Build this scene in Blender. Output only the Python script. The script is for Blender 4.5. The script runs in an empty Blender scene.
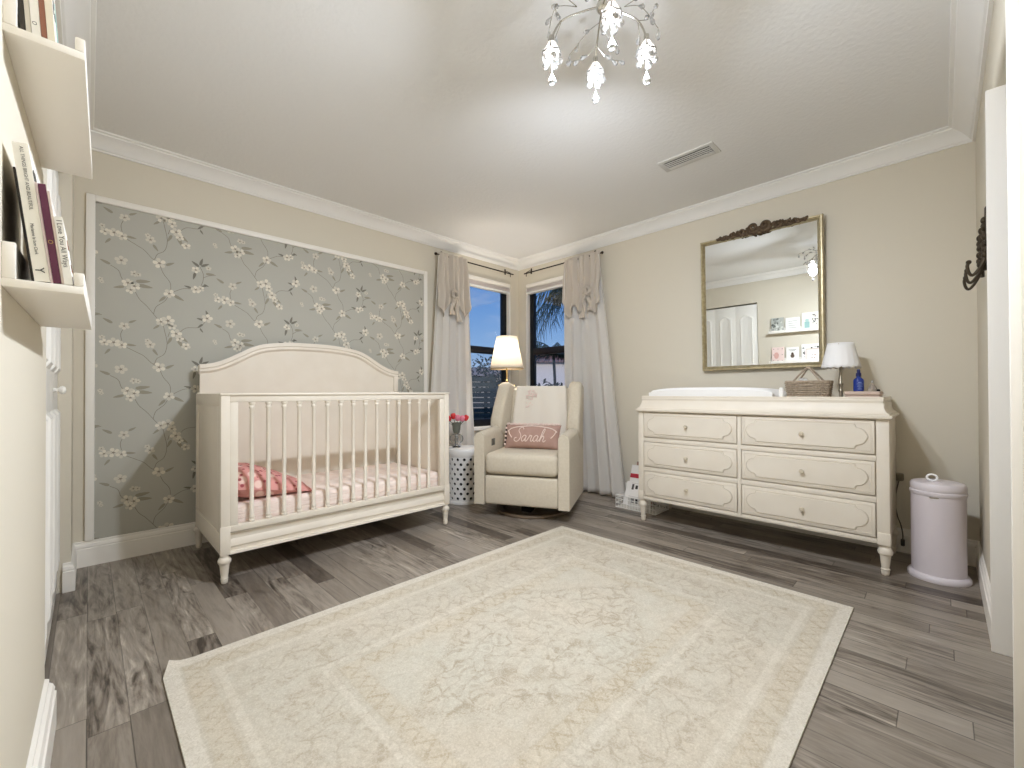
import bpy, bmesh, math, random
from mathutils import Vector, Matrix
PI = math.pi
C = bpy.context.scene.collection
SC = bpy.context.scene
rnd = random.Random(7)

# ---------------------------------------------------------------- materials
def lin(c):
    if isinstance(c, str):
        c = tuple(int(c[i:i + 2], 16) / 255 for i in (0, 2, 4))
    return tuple((x / 12.92 if x <= .04045 else ((x + .055) / 1.055) ** 2.4) for x in c)

def col4(c): return (*lin(c), 1)

def mat(name, c, rough=.5, metal=0., bump=None, var=None, spec=.5, alpha=None, emis=None, trans=0., sheen=0., stretch=None, ior=1.45):
    m = bpy.data.materials.new(name); m.use_nodes = True
    nt = m.node_tree; b = nt.nodes['Principled BSDF']
    b.inputs['Base Color'].default_value = col4(c)
    b.inputs['Roughness'].default_value = rough
    b.inputs['Metallic'].default_value = metal
    b.inputs['Specular IOR Level'].default_value = spec
    b.inputs['Transmission Weight'].default_value = trans
    b.inputs['IOR'].default_value = ior
    if sheen: b.inputs['Sheen Weight'].default_value = sheen
    if emis:
        b.inputs['Emission Color'].default_value = col4(emis[0]); b.inputs['Emission Strength'].default_value = emis[1]
    tc = nt.nodes.new('ShaderNodeTexCoord')
    src = tc.outputs['Object']
    if stretch:
        mp = nt.nodes.new('ShaderNodeMapping'); mp.inputs['Scale'].default_value = stretch
        nt.links.new(src, mp.inputs[0]); src = mp.outputs[0]
    if var:
        n = nt.nodes.new('ShaderNodeTexNoise'); n.inputs['Scale'].default_value = var[0]; n.inputs['Detail'].default_value = 4
        nt.links.new(src, n.inputs['Vector'])
        r = nt.nodes.new('ShaderNodeMapRange'); r.inputs[1].default_value = .3; r.inputs[2].default_value = .7
        nt.links.new(n.outputs['Fac'], r.inputs[0])
        mx = nt.nodes.new('ShaderNodeMix'); mx.data_type = 'RGBA'
        mx.inputs[6].default_value = col4(c); mx.inputs[7].default_value = col4(var[1])
        nt.links.new(r.outputs[0], mx.inputs[0]); nt.links.new(mx.outputs[2], b.inputs['Base Color'])
    if bump:
        n = nt.nodes.new('ShaderNodeTexNoise'); n.inputs['Scale'].default_value = bump[0]; n.inputs['Detail'].default_value = 3
        nt.links.new(src, n.inputs['Vector'])
        bp = nt.nodes.new('ShaderNodeBump'); bp.inputs['Strength'].default_value = bump[1]; bp.inputs['Distance'].default_value = bump[2] if len(bump) > 2 else .002
        nt.links.new(n.outputs['Fac'], bp.inputs['Height']); nt.links.new(bp.outputs[0], b.inputs['Normal'])
    return m

def cloth(name, c, trans=.35, bump=(300, .2, .001), c2=None):
    m = bpy.data.materials.new(name); m.use_nodes = True; nt = m.node_tree
    b = nt.nodes['Principled BSDF']; o = nt.nodes['Material Output']
    b.inputs['Base Color'].default_value = col4(c); b.inputs['Roughness'].default_value = .9; b.inputs['Specular IOR Level'].default_value = .15
    t = nt.nodes.new('ShaderNodeBsdfTranslucent'); t.inputs[0].default_value = col4(c2 or c)
    mx = nt.nodes.new('ShaderNodeMixShader'); mx.inputs[0].default_value = trans
    nt.links.new(b.outputs[0], mx.inputs[1]); nt.links.new(t.outputs[0], mx.inputs[2]); nt.links.new(mx.outputs[0], o.inputs[0])
    tc = nt.nodes.new('ShaderNodeTexCoord'); n = nt.nodes.new('ShaderNodeTexNoise'); n.inputs['Scale'].default_value = bump[0]
    nt.links.new(tc.outputs['Object'], n.inputs['Vector'])
    bp = nt.nodes.new('ShaderNodeBump'); bp.inputs['Strength'].default_value = bump[1]; bp.inputs['Distance'].default_value = bump[2]
    nt.links.new(n.outputs['Fac'], bp.inputs['Height']); nt.links.new(bp.outputs[0], b.inputs['Normal'])
    return m

class NT:
    """small node-math helper"""
    def __init__(s, m): s.nt = m.node_tree
    def n(s, t): return s.nt.nodes.new(t)
    def l(s, a, b): s.nt.links.new(a, b)
    def m(s, op, a, b=None, c=None):
        x = s.n('ShaderNodeMath'); x.operation = op
        for i, v in enumerate((a, b, c)):
            if v is None: continue
            if hasattr(v, 'links'): s.l(v, x.inputs[i])
            else: x.inputs[i].default_value = v
        return x.outputs[0]
    def mix(s, f, a, b, typ='MIX'):
        x = s.n('ShaderNodeMix'); x.data_type = 'RGBA'; x.blend_type = typ
        for i, v in ((0, f), (6, a), (7, b)):
            if hasattr(v, 'links'): s.l(v, x.inputs[i])
            elif i == 0: x.inputs[0].default_value = v
            else: x.inputs[i].default_value = col4(v)
        return x.outputs[2]
    def rng(s, v, a, b, c=0., d=1.):
        x = s.n('ShaderNodeMapRange'); s.l(v, x.inputs[0])
        for i, q in zip((1, 2, 3, 4), (a, b, c, d)): x.inputs[i].default_value = q
        return x.outputs[0]
    def noise(s, vec, sc, det=4, rough=.5, dist=0.):
        x = s.n('ShaderNodeTexNoise'); s.l(vec, x.inputs['Vector'])
        x.inputs['Scale'].default_value = sc; x.inputs['Detail'].default_value = det
        x.inputs['Roughness'].default_value = rough; x.inputs['Distortion'].default_value = dist
        return x.outputs['Fac']
    def mapping(s, vec, scale=(1, 1, 1), rot=(0, 0, 0), loc=(0, 0, 0)):
        x = s.n('ShaderNodeMapping'); s.l(vec, x.inputs[0])
        x.inputs['Scale'].default_value = scale; x.inputs['Rotation'].default_value = rot; x.inputs['Location'].default_value = loc
        return x.outputs[0]

# ---------------------------------------------------------------- mesh builder
class MB:
    def __init__(s): s.v = []; s.f = []; s.m = []
    def add(s, vs, fs, mi=0):
        o = len(s.v); s.v += [tuple(v) for v in vs]
        for f in fs: s.f.append(tuple(i + o for i in f)); s.m.append(mi)
        return s
    def box(s, x0, x1, y0, y1, z0, z1, mi=0):
        x0, x1 = min(x0, x1), max(x0, x1); y0, y1 = min(y0, y1), max(y0, y1); z0, z1 = min(z0, z1), max(z0, z1)
        return s.add([(x, y, z) for z in (z0, z1) for x, y in ((x0, y0), (x1, y0), (x1, y1), (x0, y1))],
              [(3, 2, 1, 0), (4, 5, 6, 7), (0, 1, 5, 4), (1, 2, 6, 5), (2, 3, 7, 6), (3, 0, 4, 7)], mi)
    def lathe(s, prof, c=(0, 0), n=24, mi=0, sx=1, sy=1, closed=False, caps=True):
        vs = []; fs = []; k = len(prof)
        for i in range(n):
            a = 2 * PI * i / n
            for r, z in prof: vs.append((c[0] + r * math.cos(a) * sx, c[1] + r * math.sin(a) * sy, z))
        for i in range(n):
            j = (i + 1) % n
            for q in range(k if closed else k - 1):
                w = (q + 1) % k
                fs.append((i * k + q, j * k + q, j * k + w, i * k + w))
        if caps and not closed:
            if prof[0][0] > 1e-6: fs.append(tuple(i * k for i in reversed(range(n))))
            if prof[-1][0] > 1e-6: fs.append(tuple(i * k + k - 1 for i in range(n)))
        return s.add(vs, fs, mi)
    def tube(s, pts, r, n=8, mi=0, closed=False):
        pts = [Vector(p) for p in pts]; k = len(pts); vs = []; fs = []
        R = r if isinstance(r, (list, tuple)) else [r] * k
        up = None
        for i, p in enumerate(pts):
            if closed: t = pts[(i + 1) % k] - pts[i - 1]
            else: t = pts[min(i + 1, k - 1)] - pts[max(i - 1, 0)]
            if t.length < 1e-9: t = Vector((0, 0, 1))
            t.normalize()
            if up is None:
                up = Vector((0, 0, 1)) if abs(t.z) < .9 else Vector((1, 0, 0))
            up = up - t * up.dot(t)
            if up.length < 1e-6: up = t.orthogonal()
            up.normalize(); sd = t.cross(up)
            for j in range(n):
                a = 2 * PI * j / n
                vs.append(p + (up * math.cos(a) + sd * math.sin(a)) * R[i])
        for i in range(k if closed else k - 1):
            i2 = (i + 1) % k
            for j in range(n):
                j2 = (j + 1) % n
                fs.append((i * n + j, i * n + j2, i2 * n + j2, i2 * n + j))
        if not closed:
            fs.append(tuple(reversed(range(n)))); fs.append(tuple((k - 1) * n + j for j in range(n)))
        return s.add(vs, fs, mi)
    def prism(s, poly, a0, a1, axis='y', mi=0):
        def P(u, w, a): return {'y': (u, a, w), 'x': (a, u, w), 'z': (u, w, a)}[axis]
        n = len(poly)
        vs = [P(u, w, a0) for u, w in poly] + [P(u, w, a1) for u, w in poly]
        fs = [tuple(range(n)), tuple(reversed(range(n, 2 * n)))] + [(i, i + n, (i + 1) % n + n, (i + 1) % n) for i in range(n)]
        return s.add(vs, fs, mi)
    def ell(s, c, r, nu=16, nv=10, mi=0):
        vs = [(c[0], c[1], c[2] - r[2])]; fs = []
        for j in range(1, nv):
            t = PI * j / nv
            for i in range(nu):
                a = 2 * PI * i / nu
                vs.append((c[0] + r[0] * math.sin(t) * math.cos(a), c[1] + r[1] * math.sin(t) * math.sin(a), c[2] - r[2] * math.cos(t)))
        vs.append((c[0], c[1], c[2] + r[2])); L = len(vs) - 1
        for i in range(nu):
            i2 = (i + 1) % nu
            fs.append((0, 1 + i2, 1 + i)); fs.append((L, L - nu + i, L - nu + i2))
            for j in range(nv - 2):
                a = 1 + j * nu
                fs.append((a + i, a + i2, a + nu + i2, a + nu + i))
        return s.add(vs, fs, mi)
    def grid(s, fn, nu, nv, mi=0, wrap=False):
        vs = [fn(i / nu, j / nv) for j in range(nv + 1) for i in range(nu + (0 if wrap else 1))]
        w = nu if wrap else nu + 1
        fs = [(j * w + i, j * w + (i + 1) % w, (j + 1) * w + (i + 1) % w, (j + 1) * w + i) for j in range(nv) for i in range(nu)]
        return s.add(vs, fs, mi)
    def xf(s, M, start=0):
        for i in range(start, len(s.v)): s.v[i] = tuple(M @ Vector(s.v[i]))
        return s
    def build(s, name, mats, parent=None, bev=0., seg=2, ang=40, solid=0., sub=0, local=False, org=None, flip=True):
        me = bpy.data.meshes.new(name)
        O = Vector((0, 0, 0))
        ob = bpy.data.objects.new(name, me); C.objects.link(ob)
        if parent is not None:
            O = ORG.get(parent.name, Vector((0, 0, 0))); ob.parent = parent; ORG[ob.name] = O
        elif not local:
            if org is None:
                xs, ys, zs = zip(*s.v); O = Vector(((min(xs) + max(xs)) / 2, (min(ys) + max(ys)) / 2, min(zs)))
            else: O = Vector(org)
            ob.location = O; ORG[ob.name] = O
        me.from_pydata([tuple(Vector(v) - O) for v in s.v], [], s.f)
        if not isinstance(mats, (list, tuple)): mats = [mats]
        for m in mats: me.materials.append(m)
        for p, mi in zip(me.polygons, s.m): p.material_index = mi
        bm = bmesh.new(); bm.from_mesh(me)
        if flip: bmesh.ops.recalc_face_normals(bm, faces=bm.faces)
        if bev > 0:
            es = [e for e in bm.edges if len(e.link_faces) == 2 and e.calc_face_angle(0) > math.radians(28)]
            bmesh.ops.bevel(bm, geom=es, offset=bev, segments=seg, profile=.5, affect='EDGES', clamp_overlap=True)
        bm.to_mesh(me); bm.free()
        me.shade_smooth(); me.set_sharp_from_angle(angle=math.radians(ang))
        if solid:
            md = ob.modifiers.new('solid', 'SOLIDIFY'); md.thickness = solid; md.offset = 0
        if sub:
            md = ob.modifiers.new('sub', 'SUBSURF'); md.levels = sub; md.render_levels = sub
        return ob
ORG = {}

def tag(o, label=None, cat=None, group=None, kind=None):
    if label: o['label'] = label
    if cat: o['category'] = cat
    if group: o['group'] = group
    if kind: o['kind'] = kind
    return o
def thing(name, loc, label, cat, group=None, rz=0, kind=None):
    o = bpy.data.objects.new(name, None); C.objects.link(o); o.empty_display_size = .1
    o.location = loc; o.rotation_euler = (0, 0, rz); ORG[o.name] = Vector(loc) if not rz else Vector((0, 0, 0))
    return tag(o, label, cat, group, kind)
def struct(o): o['kind'] = 'structure'; return o
def copy_tree(o, parent=None):
    c = o.copy(); C.objects.link(c); c.parent = parent
    for ch in list(o.children):
        copy_tree(ch, c)
    return c

def text_mesh(body, size, depth=.0004, align='LEFT', shear=0., space=1.):
    cu = bpy.data.curves.new('t', 'FONT'); cu.body = body; cu.size = size; cu.extrude = depth; cu.align_x = align; cu.shear = shear
    cu.space_character = space; cu.resolution_u = 3
    ob = bpy.data.objects.new('t', cu); C.objects.link(ob)
    dg = bpy.context.evaluated_depsgraph_get(); dg.update()
    me = bpy.data.meshes.new_from_object(ob.evaluated_get(dg))
    vs = [tuple(v.co) for v in me.vertices]; fs = [tuple(p.vertices) for p in me.polygons]
    bpy.data.objects.remove(ob); bpy.data.curves.remove(cu); bpy.data.meshes.remove(me)
    return vs, fs

def spline(pts, n=8, closed=False):
    pts = [Vector(p) for p in pts]; out = []; k = len(pts)
    R = range(k) if closed else range(k - 1)
    for i in R:
        if closed: p0, p1, p2, p3 = pts[i - 1], pts[i], pts[(i + 1) % k], pts[(i + 2) % k]
        else: p0, p1, p2, p3 = pts[max(i - 1, 0)], pts[i], pts[i + 1], pts[min(i + 2, k - 1)]
        for j in range(n):
            t = j / n
            out.append(.5 * ((2 * p1) + (p2 - p0) * t + (2 * p0 - 5 * p1 + 4 * p2 - p3) * t * t + (3 * p1 - p0 - 3 * p2 + p3) * t ** 3))
    if not closed: out.append(pts[-1])
    return out

# colours
M_wall = mat('wall_paint', 'DBD3C2', .75, bump=(60, .04, .0008), spec=.25)
M_ceil = mat('ceiling_paint', 'EDECEA', .85, bump=(45, .35, .006), spec=.2)
M_trim = mat('trim_white', 'F3EEE5', .4, spec=.4)
M_crown = mat('crown_white', 'F2F0EC', .5, spec=.35)
M_furn = mat('furniture_cream', 'E6DDCE', .42, spec=.4, var=(9, 'E2D8C8'), bump=(160, .05, .001))
M_furn_dark = mat('cream_groove', 'A79A84', .6)
M_black = mat('black_frame', '0D0D0E', .45, spec=.4)
M_dark = mat('dark_gap', '1A1613', .9, spec=.1)
M_brass = mat('aged_brass', 'B59A6A', .35, 1.)
M_silver = mat('nickel', 'C9C6BF', .25, 1.)
M_bronze = mat('dark_bronze', '3A2E24', .45, .8)
M_white = mat('white_paint', 'F3F1EC', .4)
M_plastic = mat('white_plastic', 'F5F5F4', .45)
M_uphol = mat('cream_boucle', 'D6CCBA', .9, spec=.15, sheen=.1, bump=(420, .45, .002), var=(60, 'CFC4B0'))
M_throw = mat('ivory_throw', 'EFE8DC', .95, spec=.1, sheen=.1, bump=(120, .5, .003))
M_rose = mat('dusty_rose', 'BD9C90', .9, spec=.1, sheen=.1, bump=(250, .4, .002), var=(14, 'B49285'))
M_pale = mat('pale_thread', 'F0DCD2', .9, spec=.1)
M_sheet = mat('blush_sheet', 'F4DDD3', .9, spec=.1, var=(7, 'F0D3C9'))
M_curt = cloth('ivory_curtain', 'F0ECE6', .34)
M_swag = cloth('linen_swag', 'CCC2B5', .05)
M_shade = mat('white_shade', 'F2F0EE', .9, spec=.1)
M_gold = mat('mirror_gold', 'C4B999', .42, .8, bump=(140, .2, .002), var=(40, 'AA9C7C'))
M_crest = mat('crest_bronze', '6E5B45', .5, .5, var=(60, '46372A'))
M_glass = mat('clear_glass', 'FFFFFF', .02, trans=1.)
M_crystal = mat('crystal', 'FFFFFF', .04, trans=.72, ior=1.5, spec=.8)
M_blue = mat('cobalt_bottle', '1C3384', .2, spec=.6)
M_navy = mat('navy_cap', '14205A', .35)
M_pinkbox = mat('blush_tray', 'C9B3A4', .6)
M_weave = mat('grey_wicker', 'B4A490', .8, var=(90, '9C8B77'), bump=(300, .4, .002))
M_pail = mat('pale_lilac_steel', 'D8CFD3', .3, spec=.5)
M_paillid = mat('pale_lilac_plastic', 'DDD5D8', .35)
M_paper = mat('paper_edges', 'E9E2D0', .8)
M_rose_red = mat('tulip_red', 'D8383A', .6)
M_rose_pink = mat('tulip_pink', 'E58AA0', .6)
M_green = mat('stem_green', '3E4E30', .7)

# ---------------------------------------------------------------- room dimensions
YA, XB, XL, YS, ZC = 3.398, 3.487, -.087, -.14, 2.44

# floor planks run towards the wallpapered wall
def floor_mat():
    m = bpy.data.materials.new('grey_oak_planks'); m.use_nodes = True; q = NT(m); b = m.node_tree.nodes['Principled BSDF']
    o = q.n('ShaderNodeTexCoord').outputs['Object']; sp = q.n('ShaderNodeSeparateXYZ'); q.l(o, sp.inputs[0]); X, Y = sp.outputs[0], sp.outputs[1]
    def wn(a, c=None):
        w_ = q.n('ShaderNodeTexWhiteNoise'); w_.noise_dimensions = '2D'; cb = q.n('ShaderNodeCombineXYZ'); q.l(a, cb.inputs[0])
        if c is not None: q.l(c, cb.inputs[1])
        q.l(cb.outputs[0], w_.inputs['Vector']); return w_.outputs['Value']
    W_, L_ = .092, .86
    xr = q.m('DIVIDE', X, W_); row = q.m('FLOOR', xr); fx = q.m('SUBTRACT', xr, row)
    yr = q.m('ADD', q.m('DIVIDE', Y, L_), q.m('MULTIPLY', wn(row), 7.)); colm = q.m('FLOOR', yr); fy = q.m('SUBTRACT', yr, colm)
    r1 = wn(row, colm); r2 = wn(q.m('ADD', row, 40.5), colm); r3 = wn(row, q.m('ADD', colm, 17.5))
    sh = q.n('ShaderNodeCombineXYZ'); q.l(q.m('MULTIPLY', r1, 37.), sh.inputs[0]); q.l(q.m('MULTIPLY', r2, 91.), sh.inputs[1])
    va = q.n('ShaderNodeVectorMath'); va.operation = 'ADD'; q.l(o, va.inputs[0]); q.l(sh.outputs[0], va.inputs[1])
    g1 = q.noise(q.mapping(va.outputs[0], (30, 2.6, 1)), 1., 6, .62, 1.6)
    g2 = q.noise(q.mapping(va.outputs[0], (12, 1.8, 1)), 1., 5, .6, 3.2)
    g3 = q.noise(q.mapping(va.outputs[0], (130, 9, 1)), 1., 4, .7)
    kn = q.noise(q.mapping(va.outputs[0], (16, 5, 1)), 1., 3, .5, 1.)
    rus = q.rng(r2, .3, .9, .35, 1.45)                       # how rustic the plank is
    gr = q.m('ADD', q.m('MULTIPLY', q.m('SUBTRACT', g1, .5), .75), q.m('MULTIPLY', q.m('SUBTRACT', g2, .5), .85))
    f = q.m('ADD', .5, q.m('MULTIPLY', gr, rus))
    f = q.m('ADD', f, q.m('MULTIPLY', q.m('SUBTRACT', g3, .5), .16))
    f = q.m('ADD', f, q.m('MULTIPLY', q.m('SUBTRACT', r3, .5), .22))
    f = q.m('SUBTRACT', f, q.m('MULTIPLY', q.m('GREATER_THAN', r1, .82), .2))
    f = q.m('SUBTRACT', f, q.m('MULTIPLY', q.rng(kn, .66, .76), q.m('MULTIPLY', rus, .22)))
    cr = q.n('ShaderNodeValToRGB'); q.l(f, cr.inputs[0]); e = cr.color_ramp.elements
    e[0].position = .16; e[0].color = col4('463D35'); e[1].position = .86; e[1].color = col4('BDB2A3')
    k = e.new(.36); k.color = col4('746A5F'); k = e.new(.52); k.color = col4('8E8478'); k = e.new(.66); k.color = col4('9B9185')
    ex = q.m('MULTIPLY', q.m('MINIMUM', fx, q.m('SUBTRACT', 1., fx)), W_); ey = q.m('MULTIPLY', q.m('MINIMUM', fy, q.m('SUBTRACT', 1., fy)), L_)
    sx = q.m('MULTIPLY', q.rng(ex, .0024, .0006), q.rng(wn(row, q.m('ADD', colm, 3.5)), .2, .8, .15, .9))
    seam = q.m('MAXIMUM', sx, q.m('MULTIPLY', q.rng(ey, .002, .0006), .7))
    q.l(q.mix(seam, cr.outputs[0], '332C26'), b.inputs['Base Color'])
    b.inputs['Roughness'].default_value = .34; b.inputs['Specular IOR Level'].default_value = .4
    bp = q.n('ShaderNodeBump'); bp.inputs['Strength'].default_value = .2; bp.inputs['Distance'].default_value = .002
    q.l(q.m('SUBTRACT', f, seam), bp.inputs['Height']); q.l(bp.outputs[0], b.inputs['Normal'])
    return m
M_floor = floor_mat()
struct(MB().box(-.9, 3.61, -1.1, 3.52, -.06, 0).build('floor', M_floor, org=(0, 0, 0)))
struct(MB().box(-.9, 3.61, -1.1, 3.52, ZC, ZC + .08).build('ceiling', M_ceil))

# walls
WA = (2.42, 3.358, .60, 2.165)       # north window opening: x0 x1 z0 z1
WB = (2.33, 3.29, .60, 2.165)       # east window opening: y0 y1 z0 z1
w = MB(); t = .12
w.box(-.9, WA[0], YA, YA + t, 0, ZC); w.box(WA[1], XB + t, YA, YA + t, 0, ZC)
w.box(WA[0], WA[1], YA, YA + t, 0, WA[2]); w.box(WA[0], WA[1], YA, YA + t, WA[3], ZC)
struct(w.build('wall_north', M_wall))
w = MB()
w.box(XB, XB + t, -1.1, WB[0], 0, ZC); w.box(XB, XB + t, WB[1], YA, 0, ZC)
w.box(XB, XB + t, WB[0], WB[1], 0, WB[2]); w.box(XB, XB + t, WB[0], WB[1], WB[3], ZC)
struct(w.build('wall_east', M_wall))
DY0, DY1, DZ = 1.84, 3.03, 2.05
w = MB()
WROT = Matrix.Translation((XL, DY0, 0)) @ Matrix.Rotation(-.0205, 4, 'Z') @ Matrix.Translation((-XL, -DY0, 0))   # this stretch of wall runs slightly out of square
w.prism([(YS - .4, 0), (DY0, 0), (DY0, DZ), (DY1, DZ), (DY1, ZC), (YS - .4, ZC)], XL - .12, XL, 'x')
for i_, v_ in enumerate(w.v):
    if v_[1] < DY0 - .5: w.v[i_] = tuple(WROT @ Vector(v_))
w.box(XL - .12, -.058, DY1, YA, 0, ZC)
w.box(-.9, -.8, -1.1, YA, 0, ZC)
struct(w.build('wall_west', M_wall))
OX0, OX1, OZ = 1.66, 2.4, 2.094
w = MB()
w.prism([(XL - .1, 0), (OX0, 0), (OX0, OZ), (OX1, OZ), (OX1, 0), (XB, 0), (XB, ZC), (XL - .1, ZC)], YS - .3, YS, 'y')
w.box(XL, XB, -1.1, -1.0, 0, ZC)
struct(w.build('wall_south', M_wall, bev=.016, seg=4))

# crown moulding: profile (distance from wall, drop from ceiling)
CP = [(0, .086), (.012, .086), (.014, .078), (.022, .074), (.03, .062), (.05, .040), (.076, .024), (.088, .018), (.09, .010), (.104, .008), (.106, 0), (0, 0)]
def run(n, p0, p1, inn, prof, z0, up, m0=0., m1=0.):
    """sweep a profile from p0 to p1; inn = direction into the room; m0/m1 = 1 mitre inward at that end, -1 outward"""
    p0, p1, inn = Vector(p0), Vector(p1), Vector(inn); d = (p1 - p0).normalized(); b = MB(); k = len(prof); vs = []
    for p, sgn, mm in ((p0, 1, m0), (p1, -1, m1)):
        for a, h in prof:
            q = p + inn * a + d * sgn * mm * a
            vs.append((q.x, q.y, z0 + up * h))
    fs = [tuple(range(k)), tuple(reversed(range(k, 2 * k)))] + [(i, (i + 1) % k, (i + 1) % k + k, i + k) for i in range(k)]
    b.add(vs, fs); return b
struct(run(0, (XL, YA), (XB, YA), (0, -1), CP, ZC, -1, 1, 1).build('trim_1', M_crown, ang=25))
struct(run(0, (XB, YA), (XB, YS), (-1, 0), CP, ZC, -1, 1, 1).build('trim_2', M_crown, ang=25))
struct(run(0, (XB, YS), (XL, YS), (0, 1), CP, ZC, -1, 1, 1).build('trim_3', M_crown, ang=25))
struct(run(0, (XL, YS), (XL, YA), (1, 0), CP, ZC, -1, 1, 1).build('trim_4', M_crown, ang=25))
# baseboards
BP = [(0, 0), (.016, 0), (.016, .098), (.012, .102), (.014, .110), (.011, .122), (.006, .128), (.006, .138), (0, .142)]
struct(run(0, (-.058, YA), (XB, YA), (0, -1), BP, 0, 1, 1, 1).build('baseboard_north', M_trim, ang=25))
struct(run(0, (XB, YA), (XB, YS), (-1, 0), BP, 0, 1, 1, 1).build('baseboard_east', M_trim, ang=25))
b = run(0, (XB, YS), (OX1, YS), (0, 1), BP, 0, 1, 1, .0); b2 = run(0, (1.4, YS), (XL, YS), (0, 1), BP, 0, 1, 0, 1)
b.add(b2.v, b2.f); struct(b.build('baseboard_south', M_trim, ang=25))
b = run(0, (XL, YS), (XL, DY0), (1, 0), [(a * 1.5, h) for a, h in BP], 0, 1, 1, 0).xf(WROT); b2 = run(0, (-.058, DY1), (-.058, YA), (1, 0), BP, 0, 1, -1, 1)
b.add(b2.v, b2.f); b2 = run(0, (-.086, DY1), (-.058, DY1), (0, -1), BP, 0, 1, 0, -1); b.add(b2.v, b2.f)
struct(b.build('baseboard_west', M_trim, ang=25))

struct(MB().box(OX1 - .016, OX1, YS - .29, YS + .018, 0, OZ).build('trim_5', M_trim, bev=.003))
struct(MB().box(OX0, OX0 + .016, YS - .29, YS + .018, 0, OZ).build('trim_6', M_trim, bev=.003))
# closet door (four arched-panel leaves)
dr = thing('door_1', (XL - .03, (DY0 + DY1) / 2, 0), None, None, kind='structure')
M_door = mat('door_white', 'F4F1EA', .4)
def arch(u0, u1, z0, z1, h, n=10):
    return [(u0, z0), (u1, z0)] + [(u0 + (u1 - u0) * (1 - i / n), z1 - h + h * math.sin(PI * i / n)) for i in range(n + 1)]
nl = 4; lw = (DY1 - DY0 - .012) / nl
for i in range(nl):
    y0 = DY0 + .006 + i * lw + .001; y1 = y0 + lw - .002
    xf_ = -.105
    lf = MB().box(xf_ - .03, xf_, y0, y1, .015, DZ - .02)
    lf = lf.build('door_leaf', M_door, dr, bev=.002)
    for z0, z1, h in ((.16, .90, 0.0001), (1.06, 1.90, .05)):
        pn = MB()
        o = arch(y0 + .055, y1 - .055, z0, z1, h); c = ((y0 + y1) / 2, (z0 + z1) / 2)
        ins = [((u - c[0]) * .86 + c[0], (v - c[1]) * .95 + c[1]) for u, v in o]
        ins2 = [((u - c[0]) * .60 + c[0], (v - c[1]) * .90 + c[1]) for u, v in o]
        k = len(o); pn.add([(xf_, u, v) for u, v in o] + [(xf_ + .012, u, v) for u, v in ins] + [(xf_ + .002, u, v) for u, v in ins2] + [(xf_ + .001, u, v) for u, v in o],
            [(i_, (i_ + 1) % k, (i_ + 1) % k + k, i_ + k) for i_ in range(k)] + [(i_ + k, (i_ + 1) % k + k, (i_ + 1) % k + 2 * k, i_ + 2 * k) for i_ in range(k)] + [tuple(range(2 * k, 3 * k))])
        pn.build('door_panel', M_door, lf, ang=20)
kb = MB().lathe([(.0, 0), (.008, 0), (.007, .012), (.016, .02), (.018, .028), (.012, .036), (0, .038)], n=16)
kb.xf(Matrix.Translation((-.105, DY0 + 2 * lw + .25, .985)) @ Matrix.Rotation(PI / 2, 4, 'Y'))
kb.build('door_knob', M_door, dr)

# windows
M_pane = bpy.data.materials.new('window_glass'); M_pane.use_nodes = True
_q = NT(M_pane); _o = M_pane.node_tree.nodes['Material Output']
_t = _q.n('ShaderNodeBsdfTransparent'); _g = _q.n('ShaderNodeBsdfGlossy'); _g.inputs['Roughness'].default_value = .01
_m = _q.n('ShaderNodeMixShader'); _m.inputs[0].default_value = .05
_q.l(_t.outputs[0], _m.inputs[1]); _q.l(_g.outputs[0], _m.inputs[2]); _q.l(_m.outputs[0], _o.inputs[0])
def window(n, axis, a0, a1, z0, z1, wall):
    """axis x: opening spans x a0..a1 in the north wall; axis y: spans y in the east wall"""
    def bx(b, u0, u1, d0, d1, h0, h1):
        if axis == 'x': b.box(u0, u1, wall + d0, wall + d1, h0, h1)
        else: b.box(wall + d0, wall + d1, u0, u1, h0, h1)
    loc = ((a0 + a1) / 2, wall + .06, z0) if axis == 'x' else (wall + .06, (a0 + a1) / 2, z0)
    r = thing('window_%d' % n, loc, None, None, kind='structure')
    f = MB(); fw = .062; d0, d1 = .045, .085
    a1i = a1 - .022; a0i = a0 + .022
    bx(f, a0i, a0i + fw, d0, d1, z0 + .01, z1); bx(f, a1i - fw, a1i, d0, d1, z0 + .01, z1)
    bx(f, a0i + fw, a1i - fw, d0, d1, z0 + .01, z0 + .085); bx(f, a0i + fw, a1i - fw, d0, d1, z1 - .05, z1)
    f.build('window_frame', M_black, r, bev=.003)
    f = MB(); bx(f, a0i + fw, a1i - fw, d0 - .012, d1 + .0, 1.383, 1.455); f.build('meeting_rail', mat('dark_brown_rail', '1C1511', .5), r, bev=.003)
    for h0, h1, dd in ((z0 + .085, 1.383, .058), (1.455, z1 - .05, .068)):
        g = MB(); bx(g, a0i + fw, a1i - fw, dd, dd + .004, h0, h1); g.build('pane', M_pane, r)
    f = MB(); bx(f, a0 + .001, a0 + .022, .004, .115, z0, z1); bx(f, a1 - .022, a1 - .001, .004, .115, z0, z1); bx(f, a0 + .028, a1 - .028, .004, .115, z1 - .02, z1)
    f.build('jamb', M_trim, r)
    f = MB(); bx(f, a0 - .03, a1 + .03, -.03, .045, z0 - .025, z0 + .01); f.build('window_sill', M_trim, r, bev=.004)
    return r
window(1, 'x', *WA, YA); window(2, 'y', *WB, XB)
M_cell = cloth('cellular_fabric', 'E6DDD8', .25)
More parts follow.
